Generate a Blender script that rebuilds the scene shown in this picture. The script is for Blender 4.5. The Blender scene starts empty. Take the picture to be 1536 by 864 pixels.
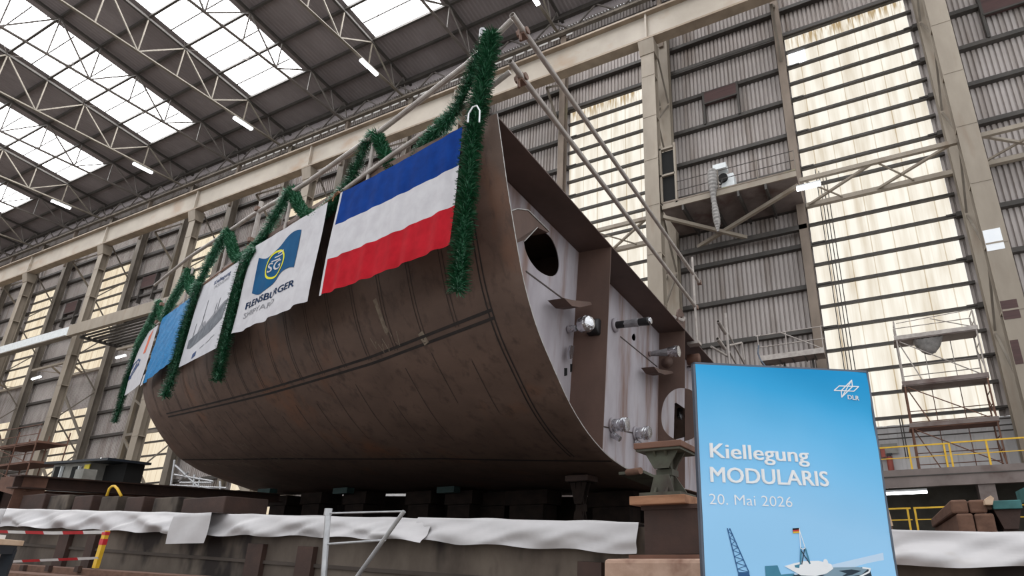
import bpy, math, random
import numpy as np
from mathutils import Vector, Matrix
random.seed(7); rng = np.random.default_rng(7)
SC = bpy.context.scene; COL = SC.collection
# ------------------------------------------------------------------ camera calibration
F = 880.0; CX, CY = 915.0, 517.0
EYE = np.array([0.0, 0.0, 1.0])
def _ray(p): return np.array([p[0]-CX, p[1]-CY, F])
_z = _ray((900, -1955)); _z = _z/np.linalg.norm(_z)
_x = -_ray((-1110, 842)); _x = _x-_z*(_x@_z); _x = _x/np.linalg.norm(_x)
_y = np.cross(_z, _x)
RM = np.array([_x, _y, _z])
def dirw(p): return RM@_ray(p)
def onY(p, d): r = dirw(p); return EYE+r*(d/r[1])
def onX(p, d): r = dirw(p); return EYE+r*((d-EYE[0])/r[0])
def onZ(p, h): r = dirw(p); return EYE+r*((h-EYE[2])/r[2])
def depth(p, d): return EYE+dirw(p)*(d/F)
# ------------------------------------------------------------------ ship frame
TH = math.atan(1/20.0)
SA = np.array([-math.cos(TH), 0, math.sin(TH)]); SN = np.array([math.sin(TH), 0, math.cos(TH)]); SY = np.array([0, 1.0, 0])
T1 = depth((745, 170), 8.7)
def ship(s, y, u): return T1+SA*s+SY*y+SN*u
def onS(p, s):
    r = dirw(p); t = ((T1-EYE)@SA+s)/(r@SA); return EYE+r*t
def loc(P): d = np.asarray(P)-T1; return np.array([d@SA, d@SY, d@SN])
SL = 15.53
NEAR = np.array([(0,0),(.16,-.36),(.42,-.98),(.67,-1.49),(.9,-1.95),(1.08,-2.29),(1.55,-2.88),(2.15,-3.36),(2.73,-3.81),(3.42,-4.17),(4.24,-4.44),(5.06,-4.57),(5.9,-4.62),(7.4,-4.635),(9.0,-4.64)])
FAR = np.array([(3.92,0),(3.94,-1.25),(3.96,-2.19),(4.3,-2.84),(4.79,-3.41),(5.43,-3.99),(6.24,-4.35),(7.18,-4.58),(8.2,-4.80),(9.0,-4.88)])
def _arc(c, g):
    d = np.r_[0, np.cumsum(np.linalg.norm(np.diff(c, axis=0), axis=1))]; d = d/d[-1]
    # smooth: average of a few samples around g
    gs = np.clip(g+np.linspace(-.025, .025, 5)*min(1.0, g/.03, (1-g)/.03), 0, 1)
    return np.array([np.interp(gs, d, c[:, 0]).mean(), np.interp(gs, d, c[:, 1]).mean()])
PW = 1.36
def hull(s, g):
    w = (max(s, 0)/SL)**PW; q = _arc(NEAR, g)*(1-w)+_arc(FAR, g)*w
    return q
def hullP(s, g, out=0.0):
    q = hull(s, g); q2 = hull(s, min(1, g+.01)); q1 = hull(s, max(0, g-.01))
    t = (q2-q1); t = t/np.linalg.norm(t); n = np.array([t[1], -t[0]])
    if n[0] > 0: n = -n
    q = q+n*out
    return ship(s, q[0], q[1])
def edgeY(s): return 3.92*(max(s, 0)/SL)**PW
def on_edge(p, off=-.1):
    r = dirw(p); lo, hi = 3.0/F, 40.0/F
    for _ in range(60):
        m = (lo+hi)/2; L = loc(EYE+r*m)
        if L[1]-edgeY(L[0])-off < 0: lo = m
        else: hi = m
    return EYE+r*lo
# ------------------------------------------------------------------ object helpers
def tag(o, label=None, cat=None, group=None, kind=None):
    if label: o['label'] = label
    if cat: o['category'] = cat
    if group: o['group'] = group
    if kind: o['kind'] = kind
    return o
def thing(name, label, cat, loc=(0, 0, 0), group=None):
    o = bpy.data.objects.new(name, None); COL.objects.link(o); o.empty_display_size = .2
    o.location = tuple(float(v) for v in loc); tag(o, label, cat, group); return o
class MB:
    def __init__(s): s.v = []; s.f = []; s.m = []; s.uv = None
    def add(s, vs, fs, mi=0):
        b = len(s.v); s.v += [tuple(float(c) for c in v) for v in vs]; s.f += [tuple(i+b for i in f) for f in fs]; s.m += [mi]*len(fs)
    def box(s, a, b, mi=0):
        x0, y0, z0 = [min(p, q) for p, q in zip(a, b)]; x1, y1, z1 = [max(p, q) for p, q in zip(a, b)]
        s.add([(x0,y0,z0),(x1,y0,z0),(x1,y1,z0),(x0,y1,z0),(x0,y0,z1),(x1,y0,z1),(x1,y1,z1),(x0,y1,z1)],
              [(0,3,2,1),(4,5,6,7),(0,1,5,4),(1,2,6,5),(2,3,7,6),(3,0,4,7)], mi); return s
    def hexa(s, P, mi=0):
        s.add(P, [(0,3,2,1),(4,5,6,7),(0,1,5,4),(1,2,6,5),(2,3,7,6),(3,0,4,7)], mi); return s
    def sweep(s, prof, p0, p1, up=(0, 0, 1), mi=0, closed=True):
        p0 = np.array(p0, float); p1 = np.array(p1, float); t = p1-p0; t = t/np.linalg.norm(t); up = np.array(up, float)
        if abs(t@up)/np.linalg.norm(up) > .98: up = np.array([0, 1.0, 0]) if abs(t[1]) < .9 else np.array([1.0, 0, 0])
        sd = np.cross(t, up); sd = sd/np.linalg.norm(sd); u = np.cross(sd, t)
        n = len(prof)
        vs = [p+sd*a+u*b for p in (p0, p1) for a, b in prof]
        fs = [(i, (i+1) % n, n+(i+1) % n, n+i) for i in range(n if closed else n-1)]
        if closed: fs += [tuple(range(n-1, -1, -1)), tuple(range(n, 2*n))]
        s.add(vs, fs, mi); return s
    def bar(s, p0, p1, w, h=None, up=(0, 0, 1), mi=0):
        h = h or w; w /= 2; h /= 2
        return s.sweep([(-w,-h),(w,-h),(w,h),(-w,h)], p0, p1, up, mi)
    def ibeam(s, p0, p1, w, h, tf=.03, tw=.02, up=(0, 0, 1), mi=0):
        a, b = w/2, h/2; c = tw/2; d = b-tf
        return s.sweep([(-a,-b),(a,-b),(a,-d),(c,-d),(c,d),(a,d),(a,b),(-a,b),(-a,d),(-c,d),(-c,-d),(-a,-d)], p0, p1, up, mi)
    def angle(s, p0, p1, w=.1, t=.015, up=(0, 0, 1), mi=0):
        return s.sweep([(0,0),(w,0),(w,t),(t,t),(t,w),(0,w)], p0, p1, up, mi)
    def tube(s, pts, r, n=8, mi=0, cap=True):
        pts = [np.array(p, float) for p in pts]; N = len(pts)
        rs = r if hasattr(r, '__len__') else [r]*N
        T = []
        for i in range(N):
            t = pts[min(i+1, N-1)]-pts[max(i-1, 0)]; T.append(t/(np.linalg.norm(t)+1e-9))
        up = np.array([0, 0, 1.0]) if abs(T[0][2]) < .9 else np.array([1.0, 0, 0])
        a = np.cross(T[0], up); a /= np.linalg.norm(a); vs = []
        for i in range(N):
            a = a-T[i]*(a@T[i]); a /= np.linalg.norm(a); b = np.cross(T[i], a)
            for k in range(n):
                th = 2*math.pi*k/n; vs.append(pts[i]+(a*math.cos(th)+b*math.sin(th))*rs[i])
        fs = [(i*n+k, i*n+(k+1) % n, (i+1)*n+(k+1) % n, (i+1)*n+k) for i in range(N-1) for k in range(n)]
        if cap: fs += [tuple(range(n-1, -1, -1)), tuple(range((N-1)*n, N*n))]
        s.add(vs, fs, mi); return s
    def hollow(s, p0, p1, r, th=.006, n=12, mi=0):
        p0 = np.array(p0, float); p1 = np.array(p1, float); t = p1-p0; t /= np.linalg.norm(t)
        up = np.array([0, 0, 1.0]) if abs(t[2]) < .9 else np.array([1.0, 0, 0])
        a = np.cross(t, up); a /= np.linalg.norm(a); b = np.cross(t, a); vs = []
        for p in (p0, p1):
            for rr in (r, r-th):
                for k in range(n):
                    q = 2*math.pi*k/n; vs.append(p+(a*math.cos(q)+b*math.sin(q))*rr)
        fs = []
        for k in range(n):
            j = (k+1) % n
            fs += [(k, j, 2*n+j, 2*n+k), (n+j, n+k, 3*n+k, 3*n+j), (k, n+k, n+j, j), (2*n+k, 2*n+j, 3*n+j, 3*n+k)]
        s.add(vs, fs, mi); return s
    def grid(s, P, mi=0):           # P[i][j]
        ni = len(P); nj = len(P[0])
        s.add([p for row in P for p in row], [(i*nj+j, i*nj+j+1, (i+1)*nj+j+1, (i+1)*nj+j) for i in range(ni-1) for j in range(nj-1)], mi); return s
    def poly(s, pts, mi=0): s.add(pts, [tuple(range(len(pts)))], mi); return s
    def prism(s, pts, d, mi=0):
        n = len(pts); d = np.array(d, float); pts = [np.array(p, float) for p in pts]
        s.add(pts+[p+d for p in pts], [tuple(range(n-1, -1, -1)), tuple(range(n, 2*n))]+[(i, (i+1) % n, n+(i+1) % n, n+i) for i in range(n)], mi); return s
    def build(s, name, mats, parent=None, smooth=False, bevel=0):
        me = bpy.data.meshes.new(name); 
        off = np.zeros(3)
        if parent is not None:
            pp = parent
            while pp is not None: off = off+np.array(pp.location); pp = pp.parent
        me.from_pydata([tuple(np.array(v)-off) for v in s.v], [], s.f)
        if not isinstance(mats, (list, tuple)): mats = [mats]
        for m in mats: me.materials.append(m)
        if len(mats) > 1: me.polygons.foreach_set('material_index', s.m)
        if smooth: me.polygons.foreach_set('use_smooth', [True]*len(me.polygons))
        me.update()
        o = bpy.data.objects.new(name, me); COL.objects.link(o)
        if parent is not None: o.parent = parent
        if bevel:
            md = o.modifiers.new('bevel', 'BEVEL'); md.width = bevel; md.segments = 2; md.limit_method = 'ANGLE'
        return o
def solidify(o, t, off=0):
    m = o.modifiers.new('thickness', 'SOLIDIFY'); m.thickness = t; m.offset = off; return o
def struct(o): o['kind'] = 'structure'; return o
# ------------------------------------------------------------------ materials
def lin(r, g, b):
    f = lambda c: (c/255/12.92 if c/255 <= .04045 else ((c/255+.055)/1.055)**2.4)
    return (f(r), f(g), f(b), 1)
def mat(name, c1, c2=None, rough=.7, metal=0, scale=3, stretch=(1, 1, 1), detail=5, lo=.35, hi=.65, bump=0, bscale=None, c3=None, s3=1.0, st3=(1, 1, 1), lo3=.55, hi3=.75, c4=None, s4=6, st4=(1, 1, .2), lo4=.55, hi4=.7):
    m = bpy.data.materials.new(name); m.use_nodes = True; nt = m.node_tree; b = nt.nodes['Principled BSDF']
    b.inputs['Roughness'].default_value = rough; b.inputs['Metallic'].default_value = metal
    c2 = c2 or tuple(c*.75 for c in c1[:3])+(1,)
    tc = nt.nodes.new('ShaderNodeTexCoord')
    def noise(sc, st, det, lo, hi):
        mp = nt.nodes.new('ShaderNodeMapping'); mp.inputs['Scale'].default_value = st; nt.links.new(tc.outputs['Object'], mp.inputs[0])
        n = nt.nodes.new('ShaderNodeTexNoise'); n.inputs['Scale'].default_value = sc; n.inputs['Detail'].default_value = det; n.inputs['Roughness'].default_value = .6
        nt.links.new(mp.outputs[0], n.inputs['Vector'])
        r = nt.nodes.new('ShaderNodeMapRange'); r.inputs['From Min'].default_value = lo; r.inputs['From Max'].default_value = hi
        nt.links.new(n.outputs['Fac'], r.inputs[0]); return n, r.outputs[0]
    def mix(a, bb, fac):
        x = nt.nodes.new('ShaderNodeMix'); x.data_type = 'RGBA'; nt.links.new(fac, x.inputs[0])
        for v, i in ((a, 6), (bb, 7)):
            if isinstance(v, tuple): x.inputs[i].default_value = v
            else: nt.links.new(v, x.inputs[i])
        return x.outputs[2]
    n1, f1 = noise(scale, stretch, detail, lo, hi); c = mix(c1, c2, f1)
    if c3: n3, f3 = noise(s3, st3, 4, lo3, hi3); c = mix(c, c3, f3)
    if c4: n4, f4 = noise(s4, st4, 5, lo4, hi4); c = mix(c, c4, f4)
    nt.links.new(c, b.inputs['Base Color'])
    if bump:
        bn = nt.nodes.new('ShaderNodeBump'); bn.inputs['Strength'].default_value = bump; bn.inputs['Distance'].default_value = .02
        if bscale: n2, _ = noise(bscale, (1, 1, 1), 4, 0, 1)
        else: n2 = n1
        nt.links.new(n2.outputs['Fac'], bn.inputs['Height']); nt.links.new(bn.outputs[0], b.inputs['Normal'])
    return m
def emis(name, col, strength):
    m = bpy.data.materials.new(name); m.use_nodes = True; nt = m.node_tree; nt.nodes.remove(nt.nodes['Principled BSDF'])
    e = nt.nodes.new('ShaderNodeEmission'); e.inputs[0].default_value = col; e.inputs[1].default_value = strength
    nt.links.new(e.outputs[0], nt.nodes['Material Output'].inputs[0]); return m
def glazed(name, clean, dirt, strength, lo=.45, hi=.8, topz=None):
    # translucent sheet lit from outside, with brown run-off streaks and sheet joints
    m = bpy.data.materials.new(name); m.use_nodes = True; nt = m.node_tree; nt.nodes.remove(nt.nodes['Principled BSDF'])
    tc = nt.nodes.new('ShaderNodeTexCoord')
    def N(sc, st, det):
        mp = nt.nodes.new('ShaderNodeMapping'); mp.inputs['Scale'].default_value = st; nt.links.new(tc.outputs['Object'], mp.inputs[0])
        n = nt.nodes.new('ShaderNodeTexNoise'); n.inputs['Scale'].default_value = sc; n.inputs['Detail'].default_value = det
        nt.links.new(mp.outputs[0], n.inputs['Vector']); return n.outputs['Fac']
    def M(op, a, b=None, cl=False):
        x = nt.nodes.new('ShaderNodeMath'); x.operation = op; x.use_clamp = cl
        for i, v in enumerate((a, b)):
            if v is None: continue
            if isinstance(v, (int, float)): x.inputs[i].default_value = v
            else: nt.links.new(v, x.inputs[i])
        return x.outputs[0]
    def rng_(v, a, b):
        r = nt.nodes.new('ShaderNodeMapRange'); r.inputs['From Min'].default_value = a; r.inputs['From Max'].default_value = b; nt.links.new(v, r.inputs[0]); return r.outputs[0]
    st = rng_(N(2.2, (1, 1, .09), 6), lo, hi)
    bl = rng_(N(.7, (1, 1, .5), 3), .5, .8)
    sx = nt.nodes.new('ShaderNodeSeparateXYZ'); nt.links.new(tc.outputs['Object'], sx.inputs[0])
    fx = M('FRACT', M('MULTIPLY', sx.outputs[0], 1/1.12)); jl = M('LESS_THAN', fx, .045)
    fac = M('ADD', M('ADD', M('MULTIPLY', st, .55), M('MULTIPLY', bl, .18)), M('MULTIPLY', jl, .45), True)
    if topz is not None:
        t = rng_(sx.outputs[2], topz-1.5, topz); d = rng_(N(6, (1, 1, .12), 4), .42, .62)
        fac = M('ADD', fac, M('MULTIPLY', M('MULTIPLY', t, d), 1.1), True)
    x = nt.nodes.new('ShaderNodeMix'); x.data_type = 'RGBA'; nt.links.new(fac, x.inputs[0]); x.inputs[6].default_value = clean; x.inputs[7].default_value = dirt
    e = nt.nodes.new('ShaderNodeEmission'); e.inputs[1].default_value = strength; nt.links.new(x.outputs[2], e.inputs[0])
    nt.links.new(e.outputs[0], nt.nodes['Material Output'].inputs[0]); return m
M = {}
M['hull'] = mat('mill_scale_plate', lin(112,90,79), lin(92,73,64), .62, .0, .8, (1,1,2.5), 7, .3, .7, .12, 30, lin(126,84,60), .55, (1,1,.5), .58, .8, lin(76,60,53), 4.5, (1,1,.28), .52, .72)
M['hull_in'] = mat('brown_frame_plate', lin(106,82,72), lin(84,65,58), .65, 0, 1.3, (1,1,.5), 6, .3, .7, .1, 20)
M['deckpl'] = mat('dark_deck_plate', lin(98,78,72), lin(82,66,61), .65, 0, 1.2, (1,1,1), 5, .35, .65)
M['weld'] = mat('burnt_weld_seam', lin(48,40,38), lin(34,29,28), .7, 0, 6)
M['mark'] = mat('heat_mark', lin(70,57,52), lin(58,48,44), .7, 0, 6)
M['bright'] = mat('ground_steel_edge', lin(190,186,182), lin(150,146,143), .35, .6, 9)
M['chalk'] = mat('chalk_marks', lin(150,138,122), lin(120,106,94), .9, 0, 8)
M['primer'] = mat('grey_primer', lin(178,172,178), lin(160,152,158), .6, 0, 1.5, (1,1,.4), 5, .35, .65, .04, 20, lin(122,90,74), 1.8, (1,1,.14), .48, .68)
M['foil'] = mat('crumpled_foil', lin(225,225,228), lin(170,170,176), .22, .95, 5, (1,1,1), 4, .3, .7, 1.0, 9)
M['tape'] = mat('black_tape', lin(30,29,31), lin(22,21,23), .5, 0, 6)
M['greywrap'] = mat('grey_wrap', lin(150,147,150), lin(120,118,122), .6, 0, 6, bump=.4, bscale=14)
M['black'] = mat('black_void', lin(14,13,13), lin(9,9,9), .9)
M['clad'] = mat('grey_cladding', lin(182,174,171), lin(160,152,148), .6, 0, .35, (1,1,.6), 6, .3, .7, .0, None, lin(128,116,108), .5, (2,1,.12), .5, .72)
M['cladlow'] = mat('pale_lower_cladding', lin(206,204,204), lin(184,181,181), .7, 0, .5, (1,1,.4), 5)
M['roofsheet'] = mat('roof_sheet', lin(142,134,134), lin(124,116,116), .7, 0, .3, (1,.4,1), 6)
M['steel'] = mat('grey_brown_steel', lin(128,119,108), lin(106,97,87), .6, 0, 1.2, (1,1,.4), 5)
M['shadedark'] = mat('shade_darkened_support', lin(46,37,33), lin(34,28,26), .9, 0, 3)  # near-black colour carries the deep shade on the supports under the hull
M['tealdk'] = mat('dark_teal_paint', lin(44,70,68), lin(34,54,54), .7, 0, 4)  # darker teal for the wedge plates under the hull
M['darkband'] = mat('dark_walkway_steel', lin(74,66,62), lin(60,53,50), .7, 0, 1)
M['girt'] = mat('dark_girt_steel', lin(72,67,63), lin(58,54,51), .6, 0, 1.5)
M['column'] = mat('beige_column_paint', lin(156,145,131), lin(134,123,110), .6, 0, .8, (1,1,.35), 6, .3, .7, 0, None, lin(128,108,90), .6, (1.5,1,.3), .56, .78)
M['beam'] = mat('pale_crane_girder_paint', lin(174,164,152), lin(152,142,130), .6, 0, .35, (1,1,1.2), 6, .3, .7, 0, None, lin(148,122,98), .25, (1,1,1.6), .56, .78)
M['beamedge'] = mat('brown_flange', lin(150,134,116), lin(126,111,95), .6, 0, 1)
M['truss'] = mat('truss_paint', lin(124,116,105), lin(106,99,89), .6, 0, 1.4)
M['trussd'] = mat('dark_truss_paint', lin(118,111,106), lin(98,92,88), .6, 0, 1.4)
M['rustpost'] = mat('rusty_post', lin(134,120,108), lin(112,99,88), .7, 0, 1.2, (1,1,.4), 5, .35, .65, 0, None, lin(130,136,88), .35, (1,1,.3), .6, .8)
M['rust'] = mat('rust_brown_steel', lin(120,84,68), lin(90,62,50), .75, 0, 3, (1,1,1), 6, .3, .7, .2, 20)
M['darkrust'] = mat('dark_rust', lin(74,52,44), lin(54,39,34), .75, 0, 3, (1,1,1), 6, .3, .7, .2, 20)
M['vent'] = mat('dark_red_louvre', lin(84,58,56), lin(66,46,45), .7, 0, 2, (.3,1,6))
M['skylight'] = emis('daylight_rooflight', (1, 1, 1, 1), 9)
M['tube_light'] = emis('lit_fluorescent', (.96, .98, 1, 1), 9)
M['glazeR'] = glazed('stained_translucent_sheet', (1.0, .955, .85, 1), (.46, .34, .19, 1), 1.06, .40, .78, topz=32.95)
M['glazeL'] = glazed('yellowed_translucent_sheet', (1.0, .87, .66, 1), (.52, .36, .2, 1), .95)
M['pipe'] = mat('galvanised_tube', lin(176,168,162), lin(150,141,136), .45, .25, 5)
M['clamp'] = mat('rusty_clamp', lin(132,104,90), lin(102,78,68), .6, .2, 9)
M['alu'] = mat('aluminium_tube', lin(190,190,192), lin(165,165,168), .35, .6, 8)
M['tinsel'] = mat('dark_green_tinsel', lin(44,108,72), lin(22,70,46), .38, .15, 14)
M['tinsell'] = mat('frosted_glint_tinsel', lin(112,164,136), lin(66,124,96), .35, .15, 14)  # paler needles: frosting, with glints put into the colour too
M['fblue'] = mat('blue_flag_cloth', lin(8,60,140), lin(6,50,122), .85, 0, 4)
M['fwhite'] = mat('white_flag_cloth', lin(212,210,214), lin(200,197,202), .85, 0, 4)
M['fred'] = mat('red_flag_cloth', lin(190,30,44), lin(168,24,36), .85, 0, 4)
M['bannerw'] = mat('white_banner_vinyl', lin(210,209,215), lin(198,197,203), .6, 0, 2)
M['tarpblue'] = mat('light_blue_woven_tarp', lin(36,138,198), lin(22,108,168), .5, 0, 9, (1,1,3), 4, .35, .65)
M['navy'] = mat('petrol_blue_print', lin(22,88,134), lin(18,76,120), .8, 0, 3)
M['yellowp'] = mat('lime_yellow_print', lin(232,226,64), lin(220,212,54), .8)
M['inkblue'] = mat('blue_ink', lin(60,84,130), lin(44,64,108), .8, 0, 20)
M['inkdark'] = mat('dark_blue_ink', lin(24,50,86), lin(18,40,72), .8)
M['inkgrey'] = mat('grey_ink', lin(150,150,156), lin(130,130,136), .8)
M['greyship'] = mat('grey_printed_hull', lin(120,124,132), lin(92,96,104), .8, 0, 6)
M['orange'] = mat('orange_print', lin(232,120,86), lin(220,104,72), .8)
M['white'] = mat('white_print', lin(245,247,250), lin(240,243,247), .7)
M['tarpw'] = mat('white_plastic_sheet', lin(202,199,201), lin(182,178,179), .45, 0, 1.2, (1,1,2), 5, .3, .7, 0, None, lin(150,138,126), .9, (1,1,2.5), .62, .8)
M['concrete'] = mat('stained_concrete', lin(108,97,87), lin(74,64,57), .9, 0, 1.3, (1,1,.6), 7, .35, .65, .15, 12, lin(38,30,27), 1.0, (1,1,.5), .50, .60)
M['concdark'] = mat('dark_slip_concrete', lin(84,74,67), lin(62,54,49), .9, 0, 1.4, (1,1,.6), 6, .3, .7)
M['concblock'] = mat('worn_concrete_block', lin(190,160,142), lin(158,126,108), .9, 0, 4, (1,1,1), 6, .3, .7, .3, 14, lin(120,84,70), 2.5, (1,1,1), .55, .7)
M['floor'] = mat('workshop_floor', lin(150,142,134), lin(126,118,110), .85, 0, .4)
M['timber'] = mat('brown_keel_timber', lin(124,92,76), lin(94,68,56), .9, 0, 4, (2,.4,3), 6, .3, .7, .2, 16)
M['plank'] = mat('worn_timber_plank', lin(176,130,100), lin(126,86,62), .85, 0, 5, (.5,2,3), 6, .3, .7, .2, 18)
M['woodlight'] = mat('pale_wood', lin(214,186,160), lin(196,164,136), .7, 0, 5, (.4,3,3), 5)
M['yellow'] = mat('yellow_safety_paint', lin(236,190,52), lin(214,168,40), .5, 0, 3)
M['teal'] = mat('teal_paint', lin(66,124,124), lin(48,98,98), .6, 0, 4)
M['greenst'] = mat('green_stand_steel', lin(82,84,70), lin(60,50,43), .7, 0, 4)
M['red'] = mat('red_plastic', lin(206,46,56), lin(186,36,46), .5)
M['tapew'] = mat('white_plastic_tape', lin(238,236,236), lin(226,224,224), .5)
M['navyst'] = mat('dark_navy_steel', lin(26,36,48), lin(20,28,38), .45)
M['paper'] = mat('white_paper', lin(240,240,240), lin(232,232,232), .8)
M['frameal'] = mat('anodised_frame', lin(96,104,118), lin(84,92,104), .4, .5, 6)
M['plat'] = mat('weathered_platform', lin(134,122,118), lin(110,99,95), .75, 0, 1.2, (1,1,1), 6, .3, .7, 0, None, lin(96,74,68), .6, (1,1,1), .5, .7)
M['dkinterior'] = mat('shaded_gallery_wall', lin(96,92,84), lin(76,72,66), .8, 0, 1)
M['duct'] = mat('grey_flex_duct', lin(150,146,143), lin(118,115,113), .6, 0, 5)
M['unit'] = mat('pale_unit_paint', lin(226,230,232), lin(208,212,214), .5)
M['hut'] = mat('grey_hut_paint', lin(150,148,142), lin(128,126,120), .7, 0, 2)
M['sign'] = mat('yellow_sign', lin(226,206,60), lin(212,190,50), .6)
M['extred'] = mat('extinguisher_red', lin(150,72,60), lin(128,58,48), .5)
def glass_mat():
    m = bpy.data.materials.new('clear_acrylic'); m.use_nodes = True; b = m.node_tree.nodes['Principled BSDF']
    tc = m.node_tree.nodes.new('ShaderNodeTexCoord'); n = m.node_tree.nodes.new('ShaderNodeTexNoise'); m.node_tree.links.new(tc.outputs['Object'], n.inputs['Vector'])
    b.inputs['Transmission Weight'].default_value = 1; b.inputs['Roughness'].default_value = .02; b.inputs['IOR'].default_value = 1.2
    b.inputs['Base Color'].default_value = (.96, .97, .98, 1); return m
M['acrylic'] = glass_mat()
for k_ in ('fblue', 'fwhite', 'fred', 'tarpblue', 'navy', 'bannerw', 'yellowp', 'inkdark', 'clad', 'roofsheet', 'white', 'shadedark'):
    M[k_].node_tree.nodes['Principled BSDF'].inputs['Specular IOR Level'].default_value = .12
# ================================================================== HALL
COLX = [5.95, -10.1, -25.85, -41.6, -57.4, -73.1, -88.9, -104.6]
XL, XR = -118.0, 13.0; YW = 32.0; YC = 28.0
def roofz(y): return 45.97-.12*y
# floor
struct(MB().box((XL, -34, -.2), (XR+8, YW, 0)).build('floor', M['floor']))
# ---- wall_back : corrugated cladding in strips between the glazed bays
def corr(x0, x1, z0, z1, pitch=.27, amp=.055, y=YW):
    n = max(2, int(round((x1-x0)/pitch))); P = [[], []]
    for i in range(n):
        a = x0+(x1-x0)*i/n; w = (x1-x0)/n
        for fx, fy in ((0, 0), (.58, 0), (.68, 1), (.90, 1)):
            for k, z in enumerate((z0, z1)): P[k].append((a+w*fx, y+amp*(fy*2-1), z))
    for k, z in enumerate((z0, z1)): P[k].append((x1, y-amp, z))
    return P
ZT = 42.0
GL0, GL1 = 7.25, 32.95; GLL = 2.6
w = MB(); lo = MB()
wins = []
edges = []
for k, xc in enumerate(COLX):
    a, b = xc-7.85, xc-.75
    left = xc < -40
    edges.append((a, b, left))
prev = XR
for (a, b, left) in edges:
    zb = 0 if left else GL0-.35
    w.grid(corr(b, prev, zb, ZT)); w.grid(corr(a, b, GL1, ZT))
    if left: w.grid(corr(a, b, 0, GLL))
    if left: w.grid(corr(a, b, 15.9, 20.1)); wins += [(a, b, 20.1, GL1, 'L'), (a, b, GLL, 15.9, 'L')]
    else: wins.append((a, b, GL0-.35, GL1, 'R'))
    prev = a
w.grid(corr(XL, prev, 0, ZT))
struct(w.build('wall_back', M['clad']))
lo.grid(corr(COLX[2]-7.85, XR, 0, GL0-.35, .6, .02)); struct(lo.build('wall_back_lower', M['cladlow']))
for i, (a, b, z0, z1, t) in enumerate(wins):
    struct(MB().grid(corr(a, b, z0, z1, .14, .02)).build('window_%d' % (i+1), M['glazeR' if t == 'R' else 'glazeL']))
# one clean replaced sheet at the top left of the right-hand glazing
o = tag(MB().box((-1.8, YW-.075, 30.55), (-.75, YW-.06, 31.65)).build('replacement_sheet', emis('clean_clear_sheet', (.93, .97, 1, 1), 2.6)), 'bright clean square sheet in the top left corner of the tall stained window at right', 'window sheet')
# end wall far left and right-hand return wall
struct(MB().grid([[(XL, y, z) for z in (0, 46)] for y in (-34, YW)]).build('wall_left', M['clad']))
# ---- girts (thin on glazing, deeper on cladding)
n = 0
for k in range(-3, 21):
    z = GL0+1.285*k
    g = MB()
    full = (k % 2 == 0) and k > 2
    if k in (-2, 0, 2):
        for i in range(2, 7): g.box((COLX[i+1]-.6, 31.62, z-.13), (COLX[i]-7.95, 31.95, z+.13))
    for (a, b, left) in edges:
        if left and 15.9 < z < 20.1: continue
        if not left and k < 0: continue
        g.box((a-.05, 31.72, z-.075), (b+.25, 31.93, z+.075))
        if k % 2 == 0: g.box((a-.1, 31.68, z+.0), (a+.7, 31.94, z+.1)); g.box((b-.35, 31.68, z), (b+.4, 31.94, z+.1))
    if full:
        prev = XR
        for (a, b, left) in edges:
            g.box((b+.1, 31.62, z-.13), (prev, 31.95, z+.13)); prev = a
        g.box((XL, 31.62, z-.13), (prev, 31.95, z+.13))
    n += 1; struct(g.build('trim_%d' % n, M['girt']))
for z in (33.05, 35.2, 37.6):
    n += 1; struct(MB().box((XL, 31.6, z-.13), (XR, 31.95, z+.13)).build('trim_%d' % n, M['girt']))
# ---- ceiling: corrugated roof sheets with rooflight openings
TRX = [-2.5-16.12*k for k in range(0, 8)]        # lamp-carrying trusses
SKW = 7.3; YS = 26.8
def roofcorr(x0, x1, y0, y1, pitch=.36, amp=.03):
    nn = max(1, int(round((x1-x0)/pitch))); P = [[], []]
    for i in range(nn):
        a = x0+(x1-x0)*i/nn; ww = (x1-x0)/nn
        for fx, fy in ((0, 0), (.35, 0), (.5, 1), (.85, 1)):
            for k, y in enumerate((y0, y1)): P[k].append((a+ww*fx, y, roofz(y)+.28+amp*fy))
    for k, y in enumerate((y0, y1)): P[k].append((x1, y, roofz(y)+.28))
    return P
r = MB()
r.grid(roofcorr(XL, XR, YS, YW+.3)); YB = -8
SKY0 = 3.0
r.grid(roofcorr(XL, XR, YB, SKY0))
prev = XR; sk = []
for x in TRX:
    a, b = x+.35, x+.35+SKW
    b = min(b, XR-.1)
    r.grid(roofcorr(b, prev, SKY0, YS)); sk.append((a, b)); prev = a
r.grid(roofcorr(XL, prev, SKY0, YS))
# underside slopes down again to the far side of the hall behind the viewer
struct(r.build('ceiling', M['roofsheet']))
m = len(wins)
for (a, b) in sk:
    m += 1; P = [[(a, y, roofz(y)+.30), (b, y, roofz(y)+.30)] for y in (SKY0, YS)]
    struct(MB().grid(P).build('window_%d' % m, M['skylight']))
# purlins and rooflight bars
for i, y in enumerate([31.2, 29.0]+[YS-3.03*k for k in range(0, 9)]):
    n += 1; z = roofz(y); struct(MB().box((XL, y-.09, z), (XR, y+.09, z+.26)).build('trim_%d' % n, M['girt']))
for k in range(0, 8):
    y = YS-3.03*(k+.5); g = MB(); z = roofz(y)
    for (a, b) in sk: g.box((a, y-.04, z+.12), (b, y+.04, z+.22))
    n += 1; struct(g.build('trim_%d' % n, M['girt']))
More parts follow.
